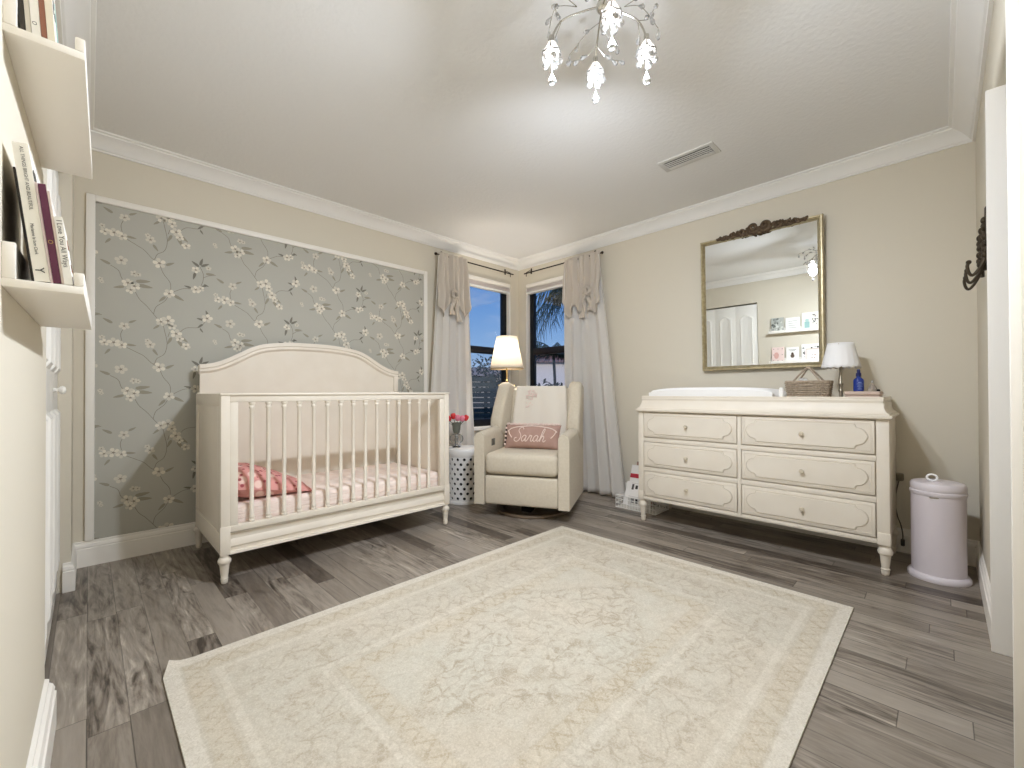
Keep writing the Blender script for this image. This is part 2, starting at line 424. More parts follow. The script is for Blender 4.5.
def blind(axis, a0, a1, wall, label):
    def bx(b, u0, u1, d0, d1, h0, h1, mi=0):
        if axis == 'x': b.box(u0, u1, wall + d0, wall + d1, h0, h1, mi)
        else: b.box(wall + d0, wall + d1, u0, u1, h0, h1, mi)
    loc = ((a0 + a1) / 2, wall, 2.06) if axis == 'x' else (wall, (a0 + a1) / 2, 2.06)
    r = thing('window_blind', loc, label, 'blind', 'raised white blinds over the corner windows')
    b = MB(); bx(b, a0, a1, -.028, .03, 2.125, 2.168); b.build('headrail', M_trim, r, bev=.006)
    b = MB()
    for i in range(4): bx(b, a0 + .004, a1 - .004, -.022 + .002 * (i % 2), .024, 2.082 + i * .0105, 2.082 + i * .0105 + .009)
    b.build('stacked_shade', M_cell, r, bev=.003)
    b = MB(); bx(b, a0 + .002, a1 - .002, -.026, .028, 2.06, 2.081); b.build('bottom_rail', M_white, r, bev=.004)
blind('x', WA[0] + .01, WA[1] - .03, YA, 'white blind pulled up above the left-hand window, behind the lamp shade')
blind('y', WB[0] + .01, WB[1] - .03, XB, 'white blind pulled up above the right-hand window with the palm fronds')

# ---------------------------------------------------------------- wallpaper panel
M_wp = mat('wallpaper_grey', 'B7B4A9', .6, spec=.4, bump=(500, .08, .001), var=(1.2, 'B4B2A7'))
M_fl1 = mat('blossom_cream', 'E0D9C9', .7); M_fl2 = mat('blossom_white', 'CFC9BA', .7); M_fl3 = mat('blossom_heart', '8F8677', .8)
M_lf = mat('leaf_taupe', '9A9484', .8); M_lf2 = mat('leaf_grey', '7C786D', .8); M_br = mat('twig_taupe', '847C70', .8)
PX0, PX1, PZ0, PZ1 = .027, 2.213, .142, 2.064
wp = thing('wallpaper_panel', (1.11, YA, .14), 'grey wallpaper panel with cream blossom branches, in a white frame behind the crib', 'wallpaper')
pb = MB()
pb.box(PX0, PX1, YA - .003, YA, PZ0, PZ1)
lay = [0]
def poly(pts, mi, y):
    cl = [(min(max(x, PX0), PX1), min(max(z, PZ0), PZ1)) for x, z in pts]
    xs = [p[0] for p in cl]; zs = [p[1] for p in cl]
    if max(xs) - min(xs) < .0015 or max(zs) - min(zs) < .0015: return
    pb.add([(x, y, z) for x, z in cl], [tuple(reversed(range(len(cl))))], mi)
def oval(cx, cz, rx, rz, a, mi, y, n=9, tip=0.):
    p = []
    for i in range(n):
        t = 2 * PI * i / n; u, v = rx * math.cos(t), rz * math.sin(t) * (1 - tip * math.cos(t))
        p.append((cx + u * math.cos(a) - v * math.sin(a), cz + u * math.sin(a) + v * math.cos(a)))
    poly(p, mi, y)
Y0 = YA - .0035
def flower(x, z, r=.026, pale=False):
    a0 = rnd.uniform(0, 6.28); sq = rnd.uniform(.75, 1.)
    for k in range(5):
        a = a0 + k * 2 * PI / 5
        oval(x + .62 * r * math.cos(a), z + .62 * r * sq * math.sin(a), r * .44, r * .36, a, 2 if pale or k % 3 == 0 else 1, Y0 - .0004 - .00005 * k, 9, -.25)
    oval(x, z, r * .24, r * .2, 0, 3, Y0 - .0008, 8)
    for k in range(5):
        a = a0 + .6 + k * 2 * PI / 5
        oval(x + .34 * r * math.cos(a), z + .34 * r * math.sin(a), r * .09, r * .05, a, 3, Y0 - .0009, 6)
def leaf(x, z, L, a, mi=4): oval(x + .5 * L * math.cos(a), z + .5 * L * math.sin(a), L * .5, L * .15, a, mi, Y0 - .0002, 10, .5)
def twig(pts, wd=.0026):
    pp = spline([(x, 0, z) for x, z in pts], 4)
    for i in range(len(pp) - 1):
        d = pp[i + 1] - pp[i]; n_ = Vector((-d.z, 0, d.x)).normalized() * wd * .5
        poly([(q.x, q.z) for q in (pp[i] + n_, pp[i] - n_, pp[i + 1] - n_, pp[i + 1] + n_)], 6, Y0 - .0001)
def motif(ox, oz):
    P = lambda x, z: (x + ox, z + oz)
    T = lambda *p: twig([P(*q) for q in p])
    F = lambda x, z, r=.026, pale=False: flower(x + ox, z + oz, r, pale)
    L = lambda x, z, l, a, m=4: leaf(x + ox, z + oz, l, a, m)
    T((.14, 1.895), (.20, 1.86), (.24, 1.835), (.282, 1.789), (.30, 1.825), (.335, 1.855), (.348, 1.92), (.335, 2.0), (.325, 2.05))
    T((.282, 1.789), (.30, 1.775)); T((.312, 1.76), (.33, 1.71), (.362, 1.66), (.365, 1.61))
    T((.358, 1.585), (.335, 1.54), (.295, 1.50), (.283, 1.454)); T((.09, 1.715), (.125, 1.69), (.14, 1.645), (.175, 1.61))
    T((.19, 1.60), (.215, 1.54), (.25, 1.50), (.283, 1.454), (.30, 1.43))
    T((.40, 1.98), (.44, 2.025), (.501, 2.034), (.525, 2.05), (.55, 2.09)); T((.515, 2.036), (.52, 2.02))
    T((.37, 1.60), (.43, 1.635), (.49, 1.64), (.515, 1.66), (.53, 1.70), (.532, 1.745), (.515, 1.79)); T((.53, 1.72), (.56, 1.74), (.60, 1.75))
    T((.14, 1.92), (.135, 1.96), (.15, 2.0)); T((.36, 1.35), (.352, 1.32))
    for x, z, r in ((.066, 1.905, .022), (.105, 1.908, .028), (.14, 1.895, .024), (.31, 1.771, .031), (.165, 1.625, .027), (.195, 1.61, .027), (.178, 1.585, .023),
                    (.318, 2.052, .026), (.352, 2.062, .032), (.372, 2.03, .024), (.392, 1.985, .029), (.41, 1.955, .021), (.358, 1.592, .028), (.442, 1.909, .024),
                    (.553, 2.10, .03), (.492, 1.638, .026), (.518, 1.648, .02), (.492, 1.766, .023)): F(x, z, r)
    for x, z, r in ((.136, 1.752, .029), (.268, 1.906, .024), (.15, 2.008, .024), (.193, 1.685, .018), (.212, 1.682, .014), (.055, 1.935, .014), (.56, 1.79, .016), (.594, 1.955, .012), (.60, 1.94, .01), (.255, 1.93, .014)): F(x, z, r, True)
    for x, z, l, a, m in ((.10, 2.02, .05, 2.6, 4), (.17, 2.03, .04, .5, 4), (.16, 1.90, .045, -.1, 4), (.09, 1.87, .04, -2.2, 4), (.34, 1.765, .05, .5, 4), (.20, 1.64, .07, .15, 4), (.21, 1.62, .07, -.1, 4),
                          (.15, 1.60, .05, 3.4, 4), (.41, 1.97, .055, -.7, 4), (.40, 1.95, .06, -1.1, 4), (.37, 1.96, .05, -2., 4), (.38, 1.585, .06, -.5, 4), (.34, 1.57, .05, -2.3, 4), (.31, 2.03, .04, -2.4, 4),
                          (.56, 2.11, .045, 1.9, 5), (.54, 2.085, .045, 2.9, 5), (.53, 2.06, .04, -2.4, 5), (.51, 1.79, .05, 2.5, 5), (.515, 1.80, .05, 1.3, 5), (.52, 1.795, .05, .5, 5), (.545, 1.75, .05, .1, 4), (.49, 1.75, .05, -1.8, 5),
                          (.525, 1.665, .035, .3, 5), (.535, 1.68, .03, -.4, 5), (.47, 1.645, .04, 2.9, 5), (.515, 2.03, .03, -1., 5), (.09, 1.72, .05, 2.7, 4), (.28, 1.88, .045, -1., 4)): L(x, z, l, a, m)
for i in range(-1, 5):
    for k in range(-3, 4): motif(i * .5455, i * .3275 - (.641 if i > 1 else 0) + k * .641 - .641 * .0)
pb.build('printed_paper', [M_wp, M_fl1, M_fl2, M_fl3, M_lf, M_lf2, M_br], wp, flip=False)
for nm, bx in (('frame_stile', (-.012, .027, .142, 2.1)), ('frame_stile', (2.213, 2.25, .142, 2.1)), ('frame_rail', (.027, 2.213, 2.064, 2.1))):
    MB().box(bx[0], bx[1], YA - .017, YA, bx[2], bx[3]).build(nm, M_trim, wp, bev=.004)

# ---------------------------------------------------------------- crib
CX0, CX1, CY0, CY1 = .476, 1.891, 2.565, 3.315
crib = thing('crib', ((CX0 + CX1) / 2, (CY0 + CY1) / 2, 0), 'cream wooden crib with arched headboard and turned spindles against the floral wallpaper', 'crib')
def bx(*a): return MB().box(*a)
legp = [(.012, 0), (.015, .004), (.0165, .016), (.0155, .022), (.018, .026), (.0155, .03), (.018, .05), (.022, .095), (.0235, .1), (.029, .106), (.03, .118), (.026, .128), (.02, .134), (.02, .15)]
for x in (CX0 + .02, CX1 - .02):
    for y in (CY0 + .02, CY1 - .02):
        front = y < 3
        xo_ = 0 if front or x > 1 else .012
        MB().box(x - .02 + xo_, x + .02 + xo_, y - .02, y + .02, .145, .967 if front else .975).build('post', M_furn, crib, bev=.003)
        MB().lathe(legp, (x, y), 20).build('leg', M_furn, crib)
        if front:
            k = MB().box(x - .023, x + .023, y - .023, y - .018, .148, .29)
            k.build('corner_block', M_furn, crib, bev=.003)
yf = CY0
bx(CX0 + .04, CX1 - .04, yf + .004, yf + .036, .922, .967).build('top_rail', M_furn, crib, bev=.005)
bx(CX0 - .004, CX1 + .004, yf - .006, yf + .044, .957, .97).build('rail_cap', M_furn, crib, bev=.004)
bx(CX0 + .04, CX0 + .076, yf + .004, yf + .034, .29, .922).build('stile', M_furn, crib, bev=.002)
bx(CX1 - .076, CX1 - .04, yf + .004, yf + .034, .29, .922).build('stile', M_furn, crib, bev=.002)
b = bx(CX0 + .04, CX1 - .04, yf + .003, yf + .036, .256, .29); b.build('bottom_rail', M_furn, crib, bev=.004)
AP = [(0, 0), (.0, .252), (.012, .250), (.014, .22), (.006, .206), (.004, .185), (.010, .176), (.011, .162), (-.004, .158), (-.006, .147), (.035, .146), (.035, .252)]
ap = MB().prism([(yf + a if i else yf + .01, z if i else .252) for i, (a, z) in enumerate(AP)][1:], CX0 + .04, CX1 - .04, 'x'); ap.build('apron', M_furn, crib, ang=25)
bal = [(.013, .29), (.015, .292), (.015, .300), (.0115, .304), (.0115, .308), (.0145, .312), (.0145, .318), (.0105, .324), (.0105, .886), (.0145, .892), (.0145, .898), (.0115, .902), (.0115, .908), (.0155, .912), (.0155, .922)]
for i in range(15):
    MB().lathe(bal, (.618 + i * .07914, yf + .019), 14).build('baluster', M_furn, crib)
# ends
for s, x in ((-1, CX0), (1, CX1 - .04)):
    xo, xi = (x + .006, x + .030)
    b = MB().box(xo, xi, CY0 + .04, CY1 - .04, .146, .967)
    b.build('end_panel', M_furn, crib, bev=.003)
    xx = (x + .0, x + .010) if s < 0 else (x + .03, x + .04)
    f = MB(); f.box(xx[0], xx[1], CY0 + .04, CY1 - .04, .90, .967); f.box(xx[0], xx[1], CY0 + .04, CY1 - .04, .146, .25)
    f.box(xx[0], xx[1], CY0 + .04, CY0 + .10, .25, .9); f.box(xx[0], xx[1], CY1 - .10, CY1 - .04, .25, .9)
    f.build('end_frame', M_furn, crib, bev=.004)
# headboard
cxm = (CX0 + CX1) / 2
hp = [(0, 1.322), (.16, 1.318), (.315, 1.298), (.40, 1.268), (.47, 1.228), (.54, 1.187), (.60, 1.160), (.65, 1.147), (.7075, 1.141)]
side = [Vector((d, 0, z)) for d, z in hp]; sm = spline(side, 5)
top = [(cxm - p.x, p.z) for p in reversed(sm)] + [(cxm + p.x, p.z) for p in sm[1:]]
def off(pts, d):
    out = []
    for i, p in enumerate(pts):
        a = Vector(pts[max(i - 1, 0)]); c = Vector(pts[min(i + 1, len(pts) - 1)]); t_ = (c - a).normalized()
        out.append((p[0] + t_.y * d, p[1] - t_.x * d))
    return out
hy = CY1 - .035
body = [(CX0 + .022, .17)] + [(min(max(x, CX0 + .022), CX1 - .016), z) for x, z in off(top, .012)] + [(CX1 - .016, .17)]
MB().prism(body, hy, hy + .024, 'y').build('headboard', M_furn, crib, ang=50)
cap = MB(); secs = [(-.002, .0), (-.016, -.008), (-.018, .016), (-.012, .022), (-.014, .036), (-.006, .046), (.0, .05), (.034, .05), (.036, .0), (.034, -.004)]
vs = []; k = len(secs)
for i in range(len(top)):
    for dy, dn in secs:
        pass
lay_ = [off(top, dn) for dy, dn in secs]
for i in range(len(top)):
    for j, (dy, dn) in enumerate(secs):
        x, z = lay_[j][i]; vs.append((min(max(x, CX0 + .018), CX1 - .014), hy + dy, z))
fs = [(i * k + j, i * k + (j + 1) % k, (i + 1) * k + (j + 1) % k, (i + 1) * k + j) for i in range(len(top) - 1) for j in range(k)]
fs += [tuple(range(k)), tuple(reversed(range((len(top) - 1) * k, len(top) * k)))]
cap.add(vs, fs); cap.build('headboard_cap', M_furn, crib, ang=30)
bx(CX1 - .052, CX1 - .013, hy - .012, hy + .03, .98, 1.115).build('headboard_post', M_furn, crib, bev=.003)
# mattress with fitted sheet
def cushion(x0, x1, y0, y1, z0, z1, r, puff=.0, nu=40, nv=24, wr=.003):
    """soft box: closed shell made from two grids"""
    b = MB()
    cx, cy, hx, hy_ = (x0 + x1) / 2, (y0 + y1) / 2, (x1 - x0) / 2, (y1 - y0) / 2
    def fn(sgn):
        def g(u, v):
            uu, vv = u * 2 - 1, v * 2 - 1
            e = max(abs(uu), abs(vv)); ez = 1 - max(0, (e - .86) / .14) ** 2.2
            z = (z0 + z1) / 2 + sgn * ((z1 - z0) / 2) * max(ez, 0) ** .5 + sgn * puff * (1 - uu * uu) * (1 - vv * vv)
            z += wr * sgn * math.sin(uu * 23 + vv * 5) * math.sin(vv * 11 + uu * 3) * max(ez, 0)
            return (cx + hx * uu, cy + hy_ * vv, z)
        return g
    b.grid(fn(1), nu, nv); b.grid(fn(-1), nu, nv); return b
def sheet_mat():
    m = bpy.data.materials.new('blush_muslin'); m.use_nodes = True; q = NT(m); b = m.node_tree.nodes['Principled BSDF']
    o = q.n('ShaderNodeTexCoord').outputs['Object']
    n1 = q.noise(q.mapping(o, (4, 3, 30), (0, .4, .5)), 1.6, 4, .6, 1.5); n2 = q.noise(o, 60, 2)
    q.l(q.mix(q.rng(n1, .35, .7), 'F7EAE1', 'EFD9CD'), b.inputs['Base Color'])
    b.inputs['Roughness'].default_value = .95; b.inputs['Specular IOR Level'].default_value = .1
    bp = q.n('ShaderNodeBump'); bp.inputs['Strength'].default_value = .8; bp.inputs['Distance'].default_value = .012
    q.l(q.m('ADD', n1, q.m('MULTIPLY', n2, .1)), bp.inputs['Height']); q.l(bp.outputs[0], b.inputs['Normal'])
    return m
mt = bx(CX0 + .045, CX1 - .045, CY0 + .045, CY1 - .045, .245, .385)
tag(mt.build('crib_mattress', sheet_mat(), bev=.03, seg=4), 'crib mattress under a wrinkled blush pink sheet, behind the spindles', 'mattress')
def pillow_mat():
    m = bpy.data.materials.new('pink_ditsy_print'); m.use_nodes = True; q = NT(m); b = m.node_tree.nodes['Principled BSDF']
    o = q.n('ShaderNodeTexCoord').outputs['Object']
    v = q.n('ShaderNodeTexVoronoi'); v.inputs['Scale'].default_value = 28; q.l(o, v.inputs['Vector'])
    v2 = q.n('ShaderNodeTexVoronoi'); v2.inputs['Scale'].default_value = 15; q.l(q.mapping(o, loc=(3, 5, 1)), v2.inputs['Vector'])
    c = q.mix(q.rng(v2.outputs['Distance'], .38, .28), 'DA9C95', 'F0CFC4')
    c = q.mix(q.rng(v.outputs['Distance'], .30, .22), c, 'A5545A'); q.l(c, b.inputs['Base Color'])
    b.inputs['Roughness'].default_value = .95; b.inputs['Specular IOR Level'].default_value = .1
    return m
def pillow(w, h, t, n=22, k=2.4, wr=.004, seed=1):
    b = MB(); rr = random.Random(seed); ph = [rr.uniform(0, 6) for _ in range(4)]
    def fn(sg):
        def g(u, v):
            a, c = u * 2 - 1, v * 2 - 1
            th = max(0, (1 - abs(a) ** k) * (1 - abs(c) ** k)) ** .55
            pin = 1 - .05 * (1 - a * a) * abs(c) ** 3 - .0
            pin2 = 1 - .05 * (1 - c * c) * abs(a) ** 3
            return (a * w / 2 * pin2, sg * t / 2 * th + wr * th * math.sin(a * 6 + ph[0]) * math.cos(c * 5 + ph[1]), c * h / 2 * pin)
        return g
    b.grid(fn(-1), n, n); b.grid(fn(1), n, n); return b
p = MB()
def wedge(sg):
    def g(u, v):
        a, c = u * 2 - 1, v * 2 - 1
        e = max(0, (1 - abs(a) ** 5) * (1 - abs(c) ** 5)) ** .45
        top_ = .598 - .170 * u ** 1.15 - .035 * c * c; lo = .388; mid_ = lo + (top_ - lo) * .42
        z = mid_ + (top_ - mid_) * e if sg > 0 else mid_ - (mid_ - lo) * e
        w_ = .006 * math.sin(u * 9 + v * 4) * math.sin(v * 11) * e
        return (.548 + .405 * u + .004 * c, 2.614 + .45 * v, z + (w_ if sg > 0 else 0))
    return g
p.grid(wedge(1), 26, 26); p.grid(wedge(-1), 26, 26)
tag(p.build('crib_pillow', pillow_mat()), 'rose pink print pillow lying at the left end of the crib', 'pillow')

# ---------------------------------------------------------------- dresser
DX0, DX1, DYa, DYb = 2.957, 3.455, .195, 1.622
ds = thing('dresser', ((DX0 + DX1) / 2, (DYa + DYb) / 2, 0), 'wide cream six drawer dresser on turned legs under the gilt mirror', 'dresser')
cb = MB()
cb.box(DX0 + .02, DX1, DYa + .004, DYb - .004, .18, .829)            # body core
xf0, xf1 = DX0, DX0 + .02
for y0, y1 in ((DYa, .252 - .004), (.9065, .9285), (1.576 + .004, DYb)): cb.box(xf0, xf1, y0, y1, .165, .829)
for z0, z1 in ((.165, .19), (.379, .414 - .004), (.598, .631 - .003), (.818, .829)):
    for y0, y1 in ((.248, .9065), (.9285, 1.58)): cb.box(xf0, xf1, y0, y1, z0, z1)
cb.build('carcass', M_furn, ds, bev=.002)
TP = [(.008, .815), (-.012, .822), (-.024, .826), (-.026, .838), (-.014, .842), (-.014, .848), (-.006, .852), (.002, .862), (.010, .885), (.014, .905), (.010, .920), (.012, .924), (.010, .935), (.013, .938), (.026, .938), (.026, .905)]
tp = MB(); k = len(TP); vs = []
for cx_, cy_, sx, sy in ((DX1, DYb, 0, 1), (DX0, DYb, -1, 1), (DX0, DYa, -1, -1), (DX1, DYa, 0, -1)):
    for a, z in TP: vs.append((cx_ + sx * (-a), cy_ + sy * (-a - (.012 if sx else .012)), z))
fs = [(i * k + j, i * k + j + 1, (i + 1) * k + j + 1, (i + 1) * k + j) for i in range(3) for j in range(k - 1)]
fs += [tuple(range(k)), tuple(range(3 * k, 4 * k))]
tp.add(vs, fs); tp.box(DX0 + .02, DX1, DYa + .02, DYb - .02, .82, .905)
tp.build('tray_top', M_furn, ds, ang=24)
dleg = [(.013, 0), (.016, .004), (.018, .018), (.017, .026), (.020, .03), (.020, .034), (.016, .038), (.019, .06), (.023, .10), (.024, .108), (.03, .112), (.033, .124), (.026, .142), (.022, .146), (.022, .168)]
for x in (DX0 + .028, DX1 - .028):
    for y in (DYa + .022, DYb - .022):
        MB().lathe(dleg, (x, y), 20).build('leg', M_furn, ds)
for y0, y1 in ((DYa - .003, .246), (1.582, DYb + .003)):
    MB().box(DX0 - .004, DX0 + .05, y0, y1, .16, .225).build('corner_block', M_furn, ds, bev=.004)
M_groove = mat('antique_groove', 'BDB09A', .7)
def cartouche(y0, y1, z0, z1, n=8):
    """outline with ogee-stepped rounded ends"""
    cz = (z0 + z1) / 2; h = (z1 - z0) / 2; e = h * .85
    def end(s):
        pts = []
        base = y0 + e if s < 0 else y1 - e; sg = s
        q = [(-.28, -1.), (.02, -1.), (.10, -.80), (.22, -.70), (.45, -.66), (.75, -.50), (.93, -.25), (1., 0)]
        up = [(base + sg * a * e, cz + b_ * h) for a, b_ in q]
        dn = [(base + sg * a * e, cz - b_ * h) for a, b_ in reversed(q[:-1])]
        return up + dn
    r = end(1); l = end(-1)
    return r + list(reversed(l))
kn = [(.004, 0), (.009, .0015), (.009, .004), (.005, .006), (.005, .012), (.011, .016), (.0125, .021), (.010, .026), (0, .028)]
for (z0, z1) in ((.635, .814), (.417, .595), (.196, .376)):
    for (y0, y1) in ((.932, 1.575), (.253, .903)):
        d = MB().box(DX0 - .003, DX0 + .3, y0, y1, z0, z1)
        d = d.build('drawer', M_furn, ds, bev=.003)
        fr = MB(); g = .016
        o = [(y0 + g, z0 + g), (y1 - g, z0 + g), (y1 - g, z1 - g), (y0 + g, z1 - g)]
        lp = [Vector((DX0 - .003, u, v)) for u, v in o]
        for i in range(4):
            a, c = lp[i], lp[(i + 1) % 4]; fr.tube([a, c], .0024, 6)
        fr.build('edge_bead', M_furn, d)
        ct = cartouche(y0 + .026, y1 - .026, z0 + .022, z1 - .022)
        cen = ((y0 + y1) / 2, (z0 + z1) / 2)
        inn = [((u - cen[0]) * .985 + cen[0], (v - cen[1]) * .95 + cen[1]) for u, v in ct]
        pn = MB(); kk = len(ct)
        pn.add([(DX0 - .0025, u, v) for u, v in ct] + [(DX0 - .009, u, v) for u, v in inn], [(i, (i + 1) % kk, (i + 1) % kk + kk, i + kk) for i in range(kk)] + [tuple(range(kk, 2 * kk))])
        pn.build('raised_panel', M_furn, d, ang=20)
        gr = MB(); gr.tube([(DX0 - .003, u, v) for u, v in ct], .0013, 5, closed=True); gr.build('panel_groove', M_groove, d)
        kb = MB().lathe(kn, n=16); kb.xf(Matrix.Translation((DX0 - .008, cen[0], cen[1])) @ Matrix.Rotation(-PI / 2, 4, 'Y'))
        kb.build('knob', mat('knob_antique', 'C9BDA8', .4) if 'knob_antique' not in bpy.data.materials else bpy.data.materials['knob_antique'], d)

ZT = .905
# changing pad
cp = MB(); nU, nV = 20, 40
def padf(u, v):
    a = u * 2 - 1; y = .741 + v * .826; x = 3.20 + a * .185
    rise = .03 + .06 * abs(a) ** 2.2; endf = 1 - .28 * abs(2 * v - 1) ** 4
    z = ZT + .004 + (.012 + rise) * endf
    if abs(a) > .999 or v in (0, 1): z = ZT + .006 + (.09 if abs(a) > .999 else rise) * endf * .8
    return (x, y, z)
cp.grid(padf, nU, nV)
cp.grid(lambda u, v: (3.20 + (u * 2 - 1) * .18, (.746 + v * .816), ZT + .002), nU, nV)
n1 = (nU + 1) * (nV + 1)
def bd():
    r = [i for i in range(nU + 1)] + [j * (nU + 1) + nU for j in range(1, nV + 1)] + [nV * (nU + 1) + i for i in range(nU - 1, -1, -1)] + [j * (nU + 1) for j in range(nV - 1, 0, -1)]
    return r
B = bd(); cp.f += [(B[i], B[(i + 1) % len(B)], B[(i + 1) % len(B)] + n1, B[i] + n1) for i in range(len(B))]; cp.m += [0] * len(B)
tag(cp.build('changing_pad', mat('pad_white', 'F4F2EF', .6), ang=50), 'white contoured changing pad lying on the left half of the dresser top', 'changing pad')
# wicker basket
bk = thing('wicker_basket', (3.2, .588, ZT), 'grey-brown woven basket with a peaked handle on the dresser top', 'basket')
def bper(k, z, infl=0.):
    """rounded rectangle point at fraction k of the perimeter, flared with height"""
    fl = .86 + .14 * (z - ZT) / .12
    hx, hy_ = .072 * fl, .112 * fl; a = 2 * PI * k; ca, sa = math.cos(a), math.sin(a)
    e = .35; X = math.copysign(abs(ca) ** e, ca) * (hx + infl); Yy = math.copysign(abs(sa) ** e, sa) * (hy_ + infl)
    return (3.2 + X, .588 + Yy, z)
wb = MB(); NS = 44
for r in range(9):
    z = ZT + .008 + r * .0135
    pts = [bper(i / (NS * 2), z, .0045 * (1 if ((i // 2) + r) % 2 else -1) if i % 2 == 0 else 0) for i in range(NS * 2)]
    wb.tube(pts, .0066, 6, closed=True)
for i in range(NS): wb.tube([bper(i / NS, ZT + .004), bper(i / NS, ZT + .12)], .003, 5)
wb.add([bper(i / 40, ZT + .004, -.004) for i in range(40)], [tuple(range(40))])
wb.build('basket_body', M_weave, bk)
wb = MB(); wb.tube([bper(i / 60, ZT + .124, .002) for i in range(60)], .007, 8, closed=True); wb.build('basket_rim', M_weave, bk)
for s in (-1, 1):
    h = MB()
    for yy in (-.075, .075):
        h.tube(spline([(3.2 + s * .072, .588 + yy, ZT + .118), (3.2 + s * .05, .588 + yy * .55, ZT + .165), (3.2 + s * .012, .59, ZT + .218)], 6), .0055, 8)
    h.build('handle', M_weave, bk)
wc = MB().lathe([(0, 0), (.03, 0), (.036, .02), (.03, .045), (.014, .06), (0, .062)], n=14); wc.xf(Matrix.Translation((3.22, .62, ZT + .085)))
tag(wc.build('folded_cloth', M_white), 'small bunched white cloth poking out of the woven basket', 'cloth')
# small white pot between pad and basket
pt = thing('cream_jar', (3.14, .722, ZT), 'little white tube jar squeezed between changing pad and basket', 'jar')
MB().lathe([(.014, 0), (.015, .003), (.015, .062), (.012, .068)], (3.14, .722), 16).xf(Matrix.Translation((0, 0, ZT))).build('jar_body', M_white, pt)
MB().lathe([(.0125, .066), (.0125, .086), (.010, .089), (0, .089)], (3.14, .722), 16).xf(Matrix.Translation((0, 0, ZT))).build('jar_cap', M_white, pt)
# table lamp
LX, LY = 3.26, .435
tl = thing('table_lamp', (LX, LY, ZT), 'small table lamp with a white scalloped shade and slim brass stem on the dresser', 'lamp')
MB().lathe([(.042, 0), (.044, .004), (.042, .012), (.018, .018), (.009, .024), (.0085, .06), (.012, .064), (.012, .07), (.009, .076), (.0085, .10), (.013, .106), (.013, .112), (.008, .12), (.0075, .30), (0, .302)], (LX, LY), 20).xf(Matrix.Translation((0, 0, ZT))).build('lamp_stem', mat('champagne_metal', 'A89E8C', .4, .8), tl)
sh = MB(); ns = 72
def shf(u, v):
    a = 2 * PI * u; zt_ = 1.262; zb = 1.118 - .010 * abs(math.cos(a * 9)); z = zb + (zt_ - zb) * v
    r = .098 + (.064 - .098) * v; return (LX + r * math.cos(a), LY + r * math.sin(a), z)
sh.grid(shf, ns, 8, wrap=True); sh.build('lamp_shade', M_shade, tl, solid=.003)
MB().tube([(LX - .07, LY, 1.255), (LX, LY, 1.2), (LX + .07, LY, 1.255)], .0015, 6).build('shade_carrier', M_brass, tl)
# tray box, bottle, glass bell
TY = .322
tb = thing('keepsake_box', (3.2, TY, ZT), 'flat blush and wood box under the blue bottle at the right end of the dresser', 'box')
MB().box(3.13, 3.29, TY - .078, TY + .078, ZT, .945).build('box_base', M_pinkbox, tb, bev=.008, seg=3)
MB().box(3.127, 3.293, TY - .081, TY + .081, .946, .968).build('box_lid', M_pinkbox, tb, bev=.008, seg=3)
bt = thing('spray_bottle', (3.21, .345, .968), 'cobalt blue bottle with a dark pump cap standing on the blush box', 'bottle')
MB().lathe([(.022, 0), (.0255, .003), (.0255, .062), (.022, .072), (.012, .08), (.010, .086), (.010, .09)], (3.21, .345), 24).xf(Matrix.Translation((0, 0, .968))).build('bottle_body', M_blue, bt)
MB().lathe([(.0125, .088), (.0125, .106), (.008, .11), (.008, .124), (.006, .13), (0, .13)], (3.21, .345), 20).xf(Matrix.Translation((0, 0, .968))).build('pump_cap', M_navy, bt)
lb = MB()
for j, (w_, h_) in enumerate(((.5, .003), (.8, .002), (.62, .002), (.7, .002), (.4, .002), (.55, .003))):
    zz = .968 + .05 - j * .0075; a0 = PI + .35
    lb.grid(lambda u, v: (3.21 + .0258 * math.cos(a0 + (u - .5) * w_ * 1.4), .345 + .0258 * math.sin(a0 + (u - .5) * w_ * 1.4), zz + v * h_), 10, 1)
lb.build('label_print', mat('label_pale', '8FA3D6', .6), bt)
gb = thing('glass_stopper_bottle', (3.23, .285, .968), 'tiny pointed clear glass bottle beside the blue bottle', 'bottle')
MB().lathe([(.0, 0), (.022, 0), (.023, .012), (.015, .03), (.006, .044), (.005, .05)], (3.23, .285), 8).xf(Matrix.Translation((0, 0, .968))).build('glass_body', mat('smoky_glass', 'E6DDD2', .1, trans=.7), gb, ang=20)
MB().lathe([(0, .05), (.005, .05), (.007, .057), (.0, .066)], (3.23, .285), 8).xf(Matrix.Translation((0, 0, .968))).build('stopper', M_crystal, gb)
MB_b = MB().lathe([(0, 0), (.008, 0), (.009, .006), (.006, .012), (0, .013)], (3.2, .256), 14).xf(Matrix.Translation((0, 0, .968)))
tag(MB_b.build('black_cap', M_black), 'tiny black cap at the right edge of the blush box', 'cap')

